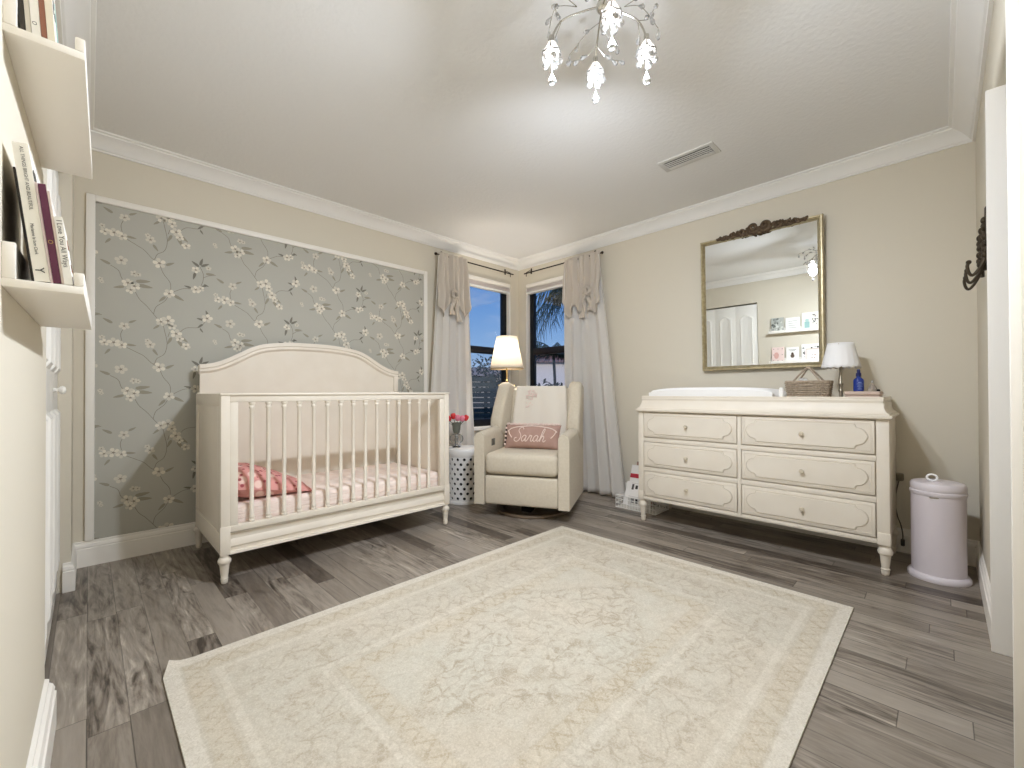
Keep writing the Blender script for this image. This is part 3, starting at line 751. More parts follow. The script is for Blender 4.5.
# ---------------------------------------------------------------- mirror
MYa, MYb, MZa, MZb = .542, 1.333, 1.13, 2.139
mr = bpy.data.objects.new('wall_mirror', None); C.objects.link(mr); mr.location = (XB - .018, (MYa + MYb) / 2, MZa)
tag(mr, 'large gilt-framed mirror with a carved scroll crest, above the dresser', 'mirror')
mr.rotation_euler = (0, -.031, .0075)   # leans forward at the top
hw, hh = (MYb - MYa) / 2, MZb - MZa
gl = MB().box(-.012, -.008, -hw + .02, hw - .02, .02, hh - .02)
M_mir = mat('mirror_silver', 'EEF0EE', .0, 1.)
gl.build('mirror_glass', M_mir, mr, local=True)
FP = [(0, 0), (-.026, .002), (-.030, .006), (-.030, .014), (-.024, .018), (-.026, .024), (-.018, .028), (-.013, .034), (0, .034)]
def frame(cor):
    b = MB(); k = len(FP); vs = []
    for (u, v), (su, sv) in cor:
        for a, d in FP: vs.append((a, u + su * d, v + sv * d))
    fs = [(i * k + j, i * k + (j + 1) % k, ((i + 1) % 4) * k + (j + 1) % k, ((i + 1) % 4) * k + j) for i in range(4) for j in range(k)]
    return b.add(vs, fs)
frame((((-hw, 0), (1, 1)), ((hw, 0), (-1, 1)), ((hw, hh), (-1, -1)), ((-hw, hh), (1, -1)))).build('mirror_frame', M_gold, mr, ang=25)
MB().box(-.006, 0, -hw + .01, hw - .01, .01, hh - .01).build('mirror_back', M_bronze, mr)
cr = MB(); rc = random.Random(3)
def scroll(cy, cz, R, turns, s, r0, xo=-.03):
    pts = []; n_ = int(26 * turns)
    for i in range(n_ + 1):
        t_ = i / n_; a = s * (t_ * turns * 2 * PI) + (PI if s > 0 else 0); rr = R * (1 - .85 * t_)
        pts.append((xo - .012 * t_, cy + rr * math.cos(a), cz + rr * math.sin(a)))
    cr.tube(pts, [r0 * (1 - .45 * i / n_) for i in range(n_ + 1)], 8)
for s in (-1, 1):
    scroll(s * .038, hh + .012, .036, 1.6, s, .017)
    scroll(s * .115, hh + .002, .024, 1.3, -s, .013)
    scroll(s * .18, hh - .004, .020, 1.3, s, .011)
    scroll(s * .235, hh - .008, .015, 1.2, -s, .010)
    for i in range(44):
        t_ = i / 43; y = s * (.02 + .265 * t_); H_ = .030 * (1 - t_) + .010
        z = hh - .012 + rc.uniform(-.5, 1) * H_; L_ = .012 + .010 * (1 - t_)
        st = len(cr.v); cr.ell((0, 0, 0), (.009, L_, .009), 8, 6)
        cr.xf(Matrix.Translation((-.03 + rc.uniform(-.006, .004), y, z)) @ Matrix.Rotation(s * rc.uniform(.1, 1.1), 4, 'X'), st)
    cr.tube(spline([(-.028, s * .02, hh - .03), (-.03, s * .10, hh - .022), (-.028, s * .2, hh - .018), (-.026, s * .29, hh - .012)], 6), .007, 7)
for i in range(5):
    a = PI * (i + .5) / 5; st = len(cr.v); cr.ell((0, 0, .018), (.007, .008, .02), 8, 6)
    cr.xf(Matrix.Translation((-.034, 0, hh - .02)) @ Matrix.Rotation(a - PI / 2, 4, 'X'), st)
cr.ell((-.032, 0, hh - .03), (.01, .02, .014), 12, 8)
cr.xf(Matrix.Translation((0, -.022, 0)))
cr.build('carved_crest', M_crest, mr, local=True)

# ---------------------------------------------------------------- diaper pail
px_, py_ = 3.14, .02
pl = thing('diaper_pail', (px_, py_, 0), 'pale lilac cylindrical diaper pail with a ring handle, in the corner right of the dresser', 'pail')
MB().lathe([(.118, 0), (.12, .006), (.12, .018), (.114, .028), (.105, .032)], (px_, py_), 48).build('base_flange', M_paillid, pl)
MB().lathe([(.104, .03), (.104, .443)], (px_, py_), 48).build('pail_body', M_pail, pl)
MB().lathe([(.104, .430), (.109, .436), (.109, .450), (.104, .455), (.107, .460), (.107, .482), (.100, .494), (.085, .499), (.0, .502)], (px_, py_), 48).build('lid', M_paillid, pl)
MB().box(px_ - .05, px_ + .05, py_ - .018, py_ + .018, .5005, .504).build('lid_slide', M_pail, pl, bev=.001)
MB().tube([(px_ - .03 + .0 * math.cos(a), py_ + .02 + .019 * math.cos(a), .520 + .016 * math.sin(a)) for a in [2 * PI * i / 24 for i in range(24)]], .0048, 8, closed=True).build('ring_handle', M_plastic, pl)
MB().box(px_ - .107, px_ - .1, py_ - .005, py_ + .03, .426, .431).build('seam_mark', M_silver, pl)

# ---------------------------------------------------------------- outlet cord by the dresser
cd = thing('power_cord', (XB - .03, .185, .03), 'dark tangled power cord hanging from a socket between dresser and pail', 'cord')
MB().box(XB - .04, XB - .002, .165, .205, .43, .475).build('plug', mat('plug_brown', '7A705F', .5), cd, bev=.008, seg=3)
MB().tube(spline([(XB - .03, .187, .43), (XB - .035, .20, .36), (XB - .03, .205, .30), (XB - .03, .195, .22), (XB - .035, .18, .17), (XB - .035, .172, .12), (XB - .032, .172, .08)], 6), .003, 8).build('cable', mat('cable_dark', '5C5448', .6), cd)
MB().box(XB - .045, XB - .024, .163, .181, .045, .085)  .build('cable_end', mat('cord_end', '4A443B', .6), cd, bev=.005)

# ---------------------------------------------------------------- wire basket of books beside the dresser
fbk = thing('wire_basket', (3.31, 1.74, 0), 'low white wire basket on the floor at the left end of the dresser', 'basket')
x0, x1, y0, y1, hz = 3.16, 3.385, 1.59, 1.945, .105
wr = MB()
for z in (.004, .04, .075, hz): wr.tube([(x0, y0, z), (x1, y0, z), (x1, y1, z), (x0, y1, z)], .003 if z < hz else .0045, 6, closed=True)
wr.build('wire_hoops', M_white, fbk)
wr = MB()
for i in range(15):
    y = y0 + (y1 - y0) * i / 14; wr.tube([(x0, y, hz), (x0, y, .004), (x1, y, .004), (x1, y, hz)], .002, 5)
for i in range(1, 11):
    x = x0 + (x1 - x0) * i / 11; wr.tube([(x, y0, hz), (x, y0, .004), (x, y1, .004), (x, y1, hz)], .002, 5)
wr.build('wire_grid', M_white, fbk)
MB().box(x0 + .006, x1 - .006, y0 + .006, y1 - .006, .006, .009).build('liner', mat('basket_liner', 'DCD8D0', .8), fbk)
def leanbook(x, y, w, h, t_, tilt, rz, cols, label, marks=()):
    M_ = Matrix.Translation((x, y, .012)) @ Matrix.Rotation(rz, 4, 'Z') @ Matrix.Rotation(tilt, 4, 'Y')
    r = bpy.data.objects.new('picture_book', None); C.objects.link(r); r.matrix_world = M_; tag(r, label, 'book', 'books in the floor basket')
    cm = mat('cover', cols[0], .5)
    c = MB().box(-t_ / 2, -t_ / 2 + .002, -w / 2, w / 2, 0, h).box(t_ / 2 - .002, t_ / 2, -w / 2, w / 2, 0, h).box(-t_ / 2, t_ / 2, w / 2 - .002, w / 2, 0, h)
    c.build('cover', cm, r)
    MB().box(-t_ / 2 + .002, t_ / 2 - .002, -w / 2 + .003, w / 2 - .002, .003, h - .003).build('pages', M_paper, r)
    for (a, b_, c_, d, cc) in marks:
        MB().box(-t_ / 2 - .0008, -t_ / 2, -w / 2 + a * w, -w / 2 + b_ * w, c_ * h, d * h).build('cover_print', mat('print', cc, .6), r)
    return r
leanbook(3.315, 1.825, .22, .33, .012, .33, 0, ('EDE9E4',), 'white picture book with a red band leaning in the floor basket', ((0, 1, .66, .77, 'B4303E'), (.1, .5, .84, .92, '8A8F84'), (.25, .33, .5, .56, '3A3A3A'), (.4, .46, .5, .58, '4A4644')))
leanbook(3.255, 1.815, .24, .20, .010, .44, 0, ('F0ECE6',), 'white picture book with small black marks at the front of the floor basket', ((.55, .64, .70, .86, '3A3432'), (.7, .78, .66, .9, '54504C'), (.1, .8, .93, .95, 'C8C2BC')))
leanbook(3.331, 1.80, .20, .36, .012, .33, 0, ('8C6A5E',), 'brown picture book at the back of the floor basket', ((.2, .7, .85, .95, 'D8D2C8'), (.3, .6, .7, .8, '4E6A58')))
leanbook(3.185, 1.745, .20, .095, .008, .10, 0, ('DCD8D2',), 'small grey board book standing in the floor basket front', ((.55, .68, .45, .82, '2E2A2A'), (.75, .86, .45, .82, '2E2A2A')))

# ---------------------------------------------------------------- rug
RX0, RX1, RY0, RY1 = .182, 2.415, .284, 1.93
def rug_mat():
    m = bpy.data.materials.new('distressed_rug'); m.use_nodes = True; q = NT(m); b = m.node_tree.nodes['Principled BSDF']
    o = q.n('ShaderNodeTexCoord').outputs['Object']
    sp = q.n('ShaderNodeSeparateXYZ'); q.l(o, sp.inputs[0]); X, Y = sp.outputs[0], sp.outputs[1]
    wob = q.m('MULTIPLY', q.m('SUBTRACT', q.noise(o, 40, 3), .5), .010)
    ax, ay = q.m('ABSOLUTE', X), q.m('ABSOLUTE', Y)
    dx = q.m('SUBTRACT', (RX1 - RX0) / 2, ax); dy = q.m('SUBTRACT', (RY1 - RY0) / 2, ay)
    d = q.m('ADD', q.m('MINIMUM', dx, dy), wob)
    selx = q.m('LESS_THAN', dx, dy)
    s = q.m('ADD', q.m('MULTIPLY', selx, Y), q.m('MULTIPLY', q.m('SUBTRACT', 1., selx), X))
    def band(a, c, soft=.0025):
        return q.m('MULTIPLY', q.rng(d, a - soft, a + soft), q.rng(d, c - soft, c + soft, 1., 0.))
    n_big = q.noise(o, 2.2, 5, .6, .6); n_mid = q.noise(o, 9, 5, .65, 1.4); n_fine = q.noise(o, 75, 5, .72, 1.4); n_v = q.noise(o, 190, 3, .75)
    wear = q.rng(n_big, .35, .65)
    vo = q.n('ShaderNodeTexVoronoi'); vo.feature = 'DISTANCE_TO_EDGE'; vo.inputs['Scale'].default_value = 15
    dv = q.n('ShaderNodeVectorMath'); dv.operation = 'ADD'; q.l(o, dv.inputs[0])
    cb_ = q.n('ShaderNodeCombineXYZ'); q.l(q.m('MULTIPLY', q.noise(o, 8, 2), .16), cb_.inputs[0]); q.l(q.m('MULTIPLY', q.noise(q.mapping(o, loc=(5, 2, 0)), 8, 2), .16), cb_.inputs[1])
    q.l(cb_.outputs[0], dv.inputs[1]); q.l(dv.outputs[0], vo.inputs['Vector'])
    flor = q.rng(vo.outputs['Distance'], .10, .03)
    vo2 = q.n('ShaderNodeTexVoronoi'); vo2.inputs['Scale'].default_value = 24; q.l(dv.outputs[0], vo2.inputs['Vector'])
    dots = q.rng(vo2.outputs['Distance'], .42, .28)
    base = q.mix(wear, 'CFC5B4', 'C6C0B1')
    base = q.mix(q.m('MULTIPLY', q.rng(n_mid, .46, .72), .6), base, 'BBAF9A')
    base = q.mix(q.m('MULTIPLY', q.m('MULTIPLY', q.rng(d, .50, .56), q.rng(n_big, .42, .6)), .4), base, 'CCC9BB')
    # floral tracery
    field = q.m('GREATER_THAN', d, .52)
    med = q.m('ADD', q.m('DIVIDE', ax, .62), q.m('DIVIDE', ay, .46))
    medr = q.rng(q.m('ADD', med, q.m('MULTIPLY', wob, 12.)), 1.03, .97)
    mede = q.m('MULTIPLY', q.rng(med, .90, .96), q.rng(med, 1.0, 1.06, 1., 0.))
    bord = band(.20, .42)
    amt = q.m('ADD', q.m('ADD', q.m('MULTIPLY', bord, .62), q.m('MULTIPLY', medr, .8)), .2)
    tr = q.m('MULTIPLY', q.m('MULTIPLY', q.m('MAXIMUM', flor, q.m('MULTIPLY', dots, .8)), amt), q.rng(n_mid, .36, .62))
    c = q.mix(q.m('MULTIPLY', tr, .82), base, 'A39580')
    c = q.mix(q.m('MULTIPLY', q.m('MULTIPLY', mede, q.rng(n_fine, .4, .6)), .4), c, 'A99B84')
    # guard bands with running motif
    wv = q.m('SINE', q.m('MULTIPLY', s, 2 * PI / .064)); wv2 = q.m('COSINE', q.m('MULTIPLY', s, 2 * PI / .032))
    for a0, a1, st in ((.055, .115, .6), (.44, .505, .72)):
        mid = (a0 + a1) / 2
        loc = q.m('MULTIPLY', q.m('SUBTRACT', d, mid), 2 / (a1 - a0))
        cur = q.m('ABSOLUTE', q.m('SUBTRACT', loc, q.m('MULTIPLY', wv, .62)))
        ln = q.rng(cur, .42, .22)
        ln = q.m('MAXIMUM', ln, q.m('MULTIPLY', q.rng(wv2, .75, .95), q.rng(q.m('ABSOLUTE', loc), .3, .15)))
        f = q.m('MULTIPLY', q.m('MULTIPLY', band(a0, a1), ln), q.m('MULTIPLY', q.rng(n_mid, .33, .6, .25, 1.), q.rng(n_fine, .34, .58, .3, 1.)))
        c = q.mix(q.m('MULTIPLY', band(a0, a1), .16), c, 'CBB998')
        c = q.mix(q.m('MULTIPLY', f, st), c, 'A6957A')
        for e in (a0, a1): c = q.mix(q.m('MULTIPLY', q.m('MULTIPLY', band(e - .004, e + .004, .003), q.rng(n_mid, .35, .6)), .35), c, 'A99A80')
    for e in (.145, .405): c = q.mix(q.m('MULTIPLY', band(e - .012, e + .012), .3), c, 'E4DDCF')
    c = q.mix(q.m('MULTIPLY', band(-.02, .045), .7), c, 'D9D2C5')
    c = q.mix(q.rng(n_fine, .42, .68, .0, .55), c, 'A89B86'); c = q.mix(q.rng(n_v, .48, .7, 0., .4), c, 'E8E0D2')
    q.l(c, b.inputs['Base Color']); b.inputs['Roughness'].default_value = .95; b.inputs['Specular IOR Level'].default_value = .1; b.inputs['Sheen Weight'].default_value = .15
    bp = q.n('ShaderNodeBump'); bp.inputs['Strength'].default_value = .5; bp.inputs['Distance'].default_value = .003
    q.l(q.m('ADD', n_v, n_fine), bp.inputs['Height']); q.l(bp.outputs[0], b.inputs['Normal'])
    return m
rg = MB(); nu, nv = 90, 66
def rz_(x, y):
    e = max(0, 1 - math.hypot(x - RX0, y - RY1) / .10); return .026 * e * e
def rtop(u, v):
    x, y = RX0 + (RX1 - RX0) * u, RY0 + (RY1 - RY0) * v
    k = max(0, 1 - math.hypot(x - RX0, y - RY1) / .07)
    return (x + .022 * k, y - .014 * k, .009 + rz_(x, y))
rg.grid(rtop, nu, nv)
rg.grid(lambda u, v: (lambda p: (p[0], p[1], p[2] - .0085))(rtop(u, v)), nu, nv)
n1 = (nu + 1) * (nv + 1)
B = [i for i in range(nu + 1)] + [j * (nu + 1) + nu for j in range(1, nv + 1)] + [nv * (nu + 1) + i for i in range(nu - 1, -1, -1)] + [j * (nu + 1) for j in range(nv - 1, 0, -1)]
rg.f += [(B[i], B[(i + 1) % len(B)], B[(i + 1) % len(B)] + n1, B[i] + n1) for i in range(len(B))]; rg.m += [0] * len(B)
tag(rg.build('area_rug', rug_mat(), org=((RX0 + RX1) / 2, (RY0 + RY1) / 2, 0), ang=60), 'large faded cream and beige oriental rug on the grey plank floor', 'rug')

# ---------------------------------------------------------------- glider armchair (built in its own frame, front = -y)
ch = thing('glider_armchair', (2.659, 2.426, 0), 'cream upholstered wingback swivel recliner in the window corner', 'armchair', rz=math.radians(-62.7))
ORG[ch.name] = Vector((0, 0, 0))
def arm(s):
    prof = []                                  # cross-section (x, z) from outer bottom
    w0, w1 = .292, .374
    pts = [(w0, .10), (w0, .615)] + [((w0 + w1) / 2 - .041 * math.cos(PI * i / 8), .615 + .042 * math.sin(PI * i / 8)) for i in range(9)] + [(w1, .615), (w1, .10)]
    pts = [(s * x, z) for x, z in pts]
    b = MB(); ys = [(-.385, 0), (-.34, .004), (.10, .03), (.30, .035)]
    k = len(pts); vs = []
    for y, dz in ys:
        for x, z in pts: vs.append((x, y, z + (dz if z > .3 else 0)))
    fs = [(i * k + j, i * k + (j + 1) % k, (i + 1) * k + (j + 1) % k, (i + 1) * k + j) for i in range(len(ys) - 1) for j in range(k)]
    fs += [tuple(range(k)), tuple(reversed(range((len(ys) - 1) * k, len(ys) * k)))]
    b.add(vs, fs); return b
for s in (-1, 1): arm(s).build('arm', M_uphol, ch, bev=.026, seg=4, ang=50)
MB().box(-.289, .289, -.385, -.30, .105, .325).build('footrest_panel', M_uphol, ch, bev=.018, seg=3)
st_ = MB().box(-.29, .29, -.395, .22, .335, .50)
st_.build('seat_cushion', M_uphol, ch, bev=.045, seg=4)
MB().box(-.291, .291, -.30, .30, .10, .335).build('seat_base', M_uphol, ch, bev=.01)
def tiltback(b): return b.xf(Matrix.Translation((0, .17, .45)) @ Matrix.Rotation(-.20, 4, 'X') @ Matrix.Translation((0, -.17, -.45)))
bkp = MB().box(-.30, .30, .17, .30, .40, 1.025); tiltback(bkp); bkp.build('backrest', M_uphol, ch, bev=.04, seg=4)
for s in (-1, 1):
    wg = MB()
    prof = [(.31, .42), (-.02, .60), (-.05, .66), (-.045, .72), (-.005, .83), (.045, .94), (.07, 1.01), (.095, 1.045), (.135, 1.062), (.31, 1.055)]
    n_ = len(prof); vs = []
    for xx in (.262, .372):
        for (y, z) in prof:
            flare = .018 * max(0, (.17 - y)) / .2
            vs.append((s * (xx + flare), y, z))
    wg.add(vs, [tuple(range(n_)), tuple(reversed(range(n_, 2 * n_)))] + [(i, i + n_, (i + 1) % n_ + n_, (i + 1) % n_) for i in range(n_)])
    wg.xf(Matrix.Translation((0, .17, .45)) @ Matrix.Rotation(-.16, 4, 'X') @ Matrix.Translation((0, -.17, -.45)))
    wg.build('wing', M_uphol, ch, bev=.034, seg=4, ang=50)
MB().lathe([(.235, .012), (.30, .012), (.305, .02), (.30, .034), (.245, .036), (.235, .03)], (0, .0), 48, closed=True).xf(Matrix.Translation((0, -.035, -.012))).build('swivel_ring', mat('walnut_base', '6B5A48', .4), ch)
sb = MB().box(-.25, .25, -.03, .05, .022, .06).box(-.04, .04, -.22, .26, .022, .06); sb.lathe([(.05, .05), (.05, .11)], (0, .02), 20)
sb.build('swivel_frame', M_dark, ch)
MB().box(-.293, -.2905, -.22, -.14, .535, .59).build('control_panel', mat('control_grey', '5D5F58', .4), ch, bev=.0008)
# piping on arms
for s in (-1, 1):
    pts = [(s * .285, -.386, .12), (s * .285, -.386, .60)] + [(s * (.33 - .045 * math.cos(PI * i / 8)), -.386, .60 + .038 * math.sin(PI * i / 8)) for i in range(9)] + [(s * .375, -.386, .60), (s * .375, -.386, .12)]
CHM = Matrix.Translation((2.659, 2.426, 0)) @ Matrix.Rotation(math.radians(-62.7), 4, 'Z')
# throw over the back
th = thing('throw_blanket', (2.659, 2.426, 0), 'ivory throw with embroidered medallion draped over the armchair back', 'throw', rz=math.radians(-62.7))
th.location = CHM @ Vector((0, .25, .55)); ORG[th.name] = Vector((0, .25, .55))
def backpt(x, h, o):
    """point on the tilted back front face at height h, offset o outward"""
    v = Matrix.Translation((0, .17, .45)) @ Matrix.Rotation(-.20, 4, 'X') @ Matrix.Translation((0, -.17, -.45)) @ Vector((x, .17 - o, h)); return v
tb_ = MB()
def thf(u, v):
    L1 = .465; t_ = v * .66
    wv = .004 * math.sin(u * 19 + v * 3)
    if t_ < L1: hgt = .555 + t_; wd = .262 - .05 * v; x = (u * 2 - 1) * wd + .0; return backpt(x, hgt, .010 + wv)
    if t_ < L1 + .16:
        q_ = (t_ - L1) / .16; a = PI * q_; v0 = backpt((u * 2 - 1) * (.262 - .05 * v), 1.0, 0)
        dirn = Vector((0, .0, 0)); cy_ = .065; p = Matrix.Translation((0, .17, .45)) @ Matrix.Rotation(-.20, 4, 'X') @ Matrix.Translation((0, -.17, -.45)) @ Vector(((u * 2 - 1) * (.262 - .05 * v), .235 - (.075 + wv) * math.cos(a), 1.022 + .016 * math.sin(a) ** .5 if a < PI else 1.022)); return p
    q_ = t_ - L1 - .16
    return Matrix.Translation((0, .17, .45)) @ Matrix.Rotation(-.20, 4, 'X') @ Matrix.Translation((0, -.17, -.45)) @ Vector(((u * 2 - 1) * .213, .312, 1.022 - q_))
tb_.grid(thf, 24, 44); tb_.build('cloth', M_throw, th, solid=.006)
em = MB(); re_ = random.Random(5)
for i in range(46):
    a = re_.uniform(0, 6.28); r = re_.uniform(.01, .055); p = backpt(-.085 + r * math.cos(a), .95 + .8 * r * math.sin(a), .022); em.ell(p, (.007, .004, .006), 6, 5)
for i in range(9):
    p = backpt(-.10 + re_.uniform(-.03, .03), .86 + re_.uniform(-.025, .02), .021); em.ell(p, (.006, .003, .005), 6, 5)
em.build('embroidery', mat('pink_white_embroidery', 'F1DDD4', .9), th)
fr = MB()
for i in range(34):
    x = -.255 + .51 * i / 33; p = backpt(x, .556, .012 + .004 * (i % 2)); fr.ell(p, (.009, .006, .012), 6, 5)
fr.build('ruffle_edge', M_throw, th)
# lumbar pillow
PM = CHM @ Matrix.Translation((.004, -.035, .598)) @ Matrix.Rotation(-.30, 4, 'X')
pw = bpy.data.objects.new('name_pillow', None); C.objects.link(pw); pw.matrix_world = PM
tag(pw, 'dusty rose lumbar pillow with a pale script name and tassels on the armchair', 'pillow')
pm = pillow(.475, .205, .13, n=28, wr=.003, seed=4); pm.build('pillow_cover', M_rose, pw)
def psurf(x, z, o=.002):
    a, c = x / .23, z / .1025; k = 2.4
    th_ = max(0, (1 - abs(a) ** k) * (1 - abs(c) ** k)) ** .55
    return (x, -(.065 * th_ + .003 + o), z)
tx = MB()
# script lettering drawn stroke by stroke
LET = [
 [(.9, 3.3), (.7, 3.7), (.2, 3.8), (-.2, 3.4), (-.1, 2.8), (.45, 2.2), (.75, 1.5), (.5, .7), (-.1, .35), (-.7, .6), (-.75, 1.1), (-.3, 1.3)],
 [(2.1, 1.5), (1.7, 1.85), (1.25, 1.5), (1.1, .9), (1.35, .4), (1.75, .6), (2.05, 1.2), (2.15, 1.7), (2.05, .9), (2.2, .4), (2.55, .7), (2.85, 1.4)],
 [(2.85, 1.4), (3.0, 1.9), (3.1, 1.65), (3.45, 1.75), (3.4, 1.1), (3.45, .5), (3.75, .45), (4.0, .9)],
 [(5.0, 1.5), (4.6, 1.85), (4.15, 1.5), (4.0, .9), (4.25, .4), (4.65, .6), (4.95, 1.2), (5.05, 1.7), (4.95, .9), (5.1, .4), (5.45, .8)],
 [(5.45, .8), (5.95, 2.0), (6.15, 3.2), (5.95, 3.55), (5.75, 3.0), (5.65, 1.6), (5.6, .4), (5.8, 1.3), (6.2, 1.75), (6.4, 1.4), (6.35, .7), (6.6, .4), (7.0, .8)]]
sc_ = .0345
for L_ in LET:
    pts = spline([((x - 3.05) * sc_ + .24 * (z - 2) * sc_, 0, (z - 1.9) * sc_) for x, z in L_], 6)
    tx.tube([psurf(p.x, p.z) for p in pts], .0036, 6)
tx.build('script_lettering', M_pale, pw)
ru = MB()
for i in range(30):
    x = -.225 + .45 * i / 29; ru.ell((x, -.008 - .006 * (i % 2), .104 + .003 * math.sin(i * 2.1)), (.010, .009, .009), 8, 6)
ru.build('lace_edge', M_pale, pw)
st2 = MB()
for s in (-1, 1):
    st2.tube([psurf(p.x, p.z, .001) for p in spline([(s * .21, 0, .035), (s * .17, 0, .06), (s * .09, 0, .075), (0, 0, .082)], 8)], .005, 6)
    st2.tube([psurf(p.x, p.z, .001) for p in spline([(s * .205, 0, .045), (s * .19, 0, .01), (s * .165, 0, -.02)], 8)], .004, 6)
st2.build('ribbon_trim', M_pale, pw)
tsl = MB(); tsd = MB()
for i in range(5):
    z = -.07 + i * .035
    tsl.ell((-.238, 0, z), (.010, .010, .010), 10, 8); tsd.ell((-.236, .004, z + .017), (.009, .009, .009), 10, 8)
tsl.build('pompom', M_pale, pw); tsd.build('bead', mat('dark_bead', '4A3A34', .7), pw)

# ---------------------------------------------------------------- garden stool + vase with tulips
SX, SY, SR, SH = 2.415, 3.04, .17, .475
gs = thing('garden_stool', (SX, SY, 0), 'white drum stool pierced with dark round holes, between crib and armchair', 'stool')
M_cer = mat('white_ceramic', 'F1F0EE', .2, spec=.6)
MB().lathe([(SR - .01, 0), (SR + .006, .0), (SR + .008, .012), (SR + .004, .024), (SR - .004, .028), (SR - .012, .028)], (SX, SY), 48, closed=True).build('foot_ring', M_cer, gs)
MB().lathe([(SR - .012, .405), (SR + .0, .408), (SR + .004, .414), (SR + .006, .46), (SR - .002, .472), (SR - .03, SH), (0, SH)], (SX, SY), 48).build('seat_top', M_cer, gs)
NC, NR = 18, 9
sl = MB(); z0, z1 = .028, .407; ch_ = (z1 - z0) / NR; cw = 2 * PI / NC
def cyl(a, z, r): return (SX + r * math.cos(a), SY + r * math.sin(a), z)
for r in range(NR):
    for c in range(NC):
        a0 = c * cw + (cw / 2 if r % 2 else 0); zc = z0 + (r + .5) * ch_; ac = a0 + cw / 2
        outer = [(a0, zc - ch_ / 2), (ac, zc - ch_ / 2), (a0 + cw, zc - ch_ / 2), (a0 + cw, zc), (a0 + cw, zc + ch_ / 2), (ac, zc + ch_ / 2), (a0, zc + ch_ / 2), (a0, zc)]
        hole = []
        for j in range(8):
            t_ = -3 * PI / 4 + j * PI / 4; hole.append((ac + .0135 / SR * math.cos(t_), zc + .0135 * math.sin(t_)))
        for rr, flip_ in ((SR, 0), (SR - .01, 1)):
            sl.add([cyl(a, z, rr) for a, z in outer + hole], [((j, (j + 1) % 8, (j + 1) % 8 + 8, j + 8) if not flip_ else (j + 8, (j + 1) % 8 + 8, (j + 1) % 8, j)) for j in range(8)])
        sl.add([cyl(a, z, rr) for rr in (SR, SR - .01) for a, z in hole], [(j, j + 8, (j + 1) % 8 + 8, (j + 1) % 8) for j in range(8)])
sl.build('pierced_drum', M_cer, gs, flip=False, ang=50)
MB().lathe([(SR - .03, .03), (SR - .03, .40)], (SX, SY), 32).build('shade_core', mat('hollow_shade', '2A2A2C', .9), gs)  # dark drum paints the shade of the hollow stool behind the holes
# vase
VX, VY, VZ = 2.36, 3.09, SH
va = thing('glass_vase', (VX, VY, VZ), 'footed twisted glass vase holding tulips on the white drum stool', 'vase')
MB().lathe([(0, 0), (.036, .0), (.038, .004), (.03, .008), (.012, .012), (.008, .02)], (VX, VY), 24).xf(Matrix.Translation((0, 0, VZ))).build('vase_foot', M_glass, va)
tw = MB()
for k in range(3):
    tw.tube([(VX + .012 * math.cos(a + k * 2.094), VY + .012 * math.sin(a + k * 2.094), VZ + .018 + .075 * i / 16) for i, a in enumerate([i * .35 for i in range(17)])], .0055, 8)
for k in range(2):
    s = 1 if k else -1
    tw.tube(spline([(VX + s * .012, VY - s * .012, VZ + .09), (VX + s * .034, VY - s * .034, VZ + .08), (VX + s * .04, VY - s * .04, VZ + .05), (VX + s * .022, VY - s * .022, VZ + .03)], 6), .0045, 8)
tw.build('vase_stem', mat('smoked_glass', 'B9B6B0', .08, metal=.35, trans=.5), va)
MB().lathe([(.010, .092), (.028, .10), (.036, .125), (.038, .15), (.046, .17), (.043, .17), (.035, .15), (.032, .125), (.022, .104), (0, .1)], (VX, VY), 24).xf(Matrix.Translation((0, 0, VZ))).build('vase_cup', mat('grey_green_cup', '8A8C80', .15, trans=.35), va)
def tulip(a, lean, h, m, label):
    r = thing('tulip', (VX, VY, VZ + .11), label, 'flower', 'tulips in the glass vase')
    dx, dy = math.cos(a), math.sin(a)
    tip = Vector((VX + dx * lean, VY + dy * lean, VZ + h))
    MB().tube(spline([(VX + dx * .005, VY + dy * .005, VZ + .108), (VX + dx * lean * .5, VY + dy * lean * .5, VZ + .16), tip], 6), .0028, 6).build('stem', M_green, r)
    hd = MB(); st = 0
    for k in range(5):
        aa = k * 2 * PI / 5; s0 = len(hd.v); hd.ell((.011, 0, .021), (.013, .017, .027), 10, 8)
        hd.xf(Matrix.Rotation(aa, 4, 'Z'), s0)
    ax_ = Vector((-dy, dx, 0)); hd.xf(Matrix.Translation(tip) @ Matrix.Rotation(lean * 7, 4, ax_))
    hd.build('bloom', m, r)
    lf_ = MB(); P0 = Vector((VX, VY, VZ + .12)); 
    lf_.grid(lambda u, v: (P0 + Vector((dx * (lean * 1.15) * v, dy * (lean * 1.15) * v, .075 * v - .02 * v * v)) + Vector((-dy, dx, 0)) * ((u - .5) * .02 * math.sin(PI * min(1, v * .9 + .1)))), 2, 8)
    lf_.build('leaf', M_green, r, solid=.001)
ca = math.radians(45)  # across the view: direction (sin, -cos)
for a, ln, h, m, lab in ((math.radians(135), .062, .195, M_rose_red, 'red tulip leaning furthest left over the vase rim, toward the crib'), (math.radians(160), .025, .215, M_rose_red, 'tallest red tulip standing left of the vase middle'),
                     (math.radians(250), .03, .20, M_rose_pink, 'pink tulip drooping over the front of the vase'), (math.radians(300), .05, .195, M_rose_pink, 'pale pink tulip on the right side, beside the red one'),
                     (math.radians(-45), .075, .20, M_rose_red, 'red tulip leaning furthest right, toward the window')): tulip(a, ln, h, m, lab)

va.scale.z = 1.3
for o_ in C.objects:
    if o_.parent is None and o_.name.split('.')[0] == 'tulip': o_.location.z += .045

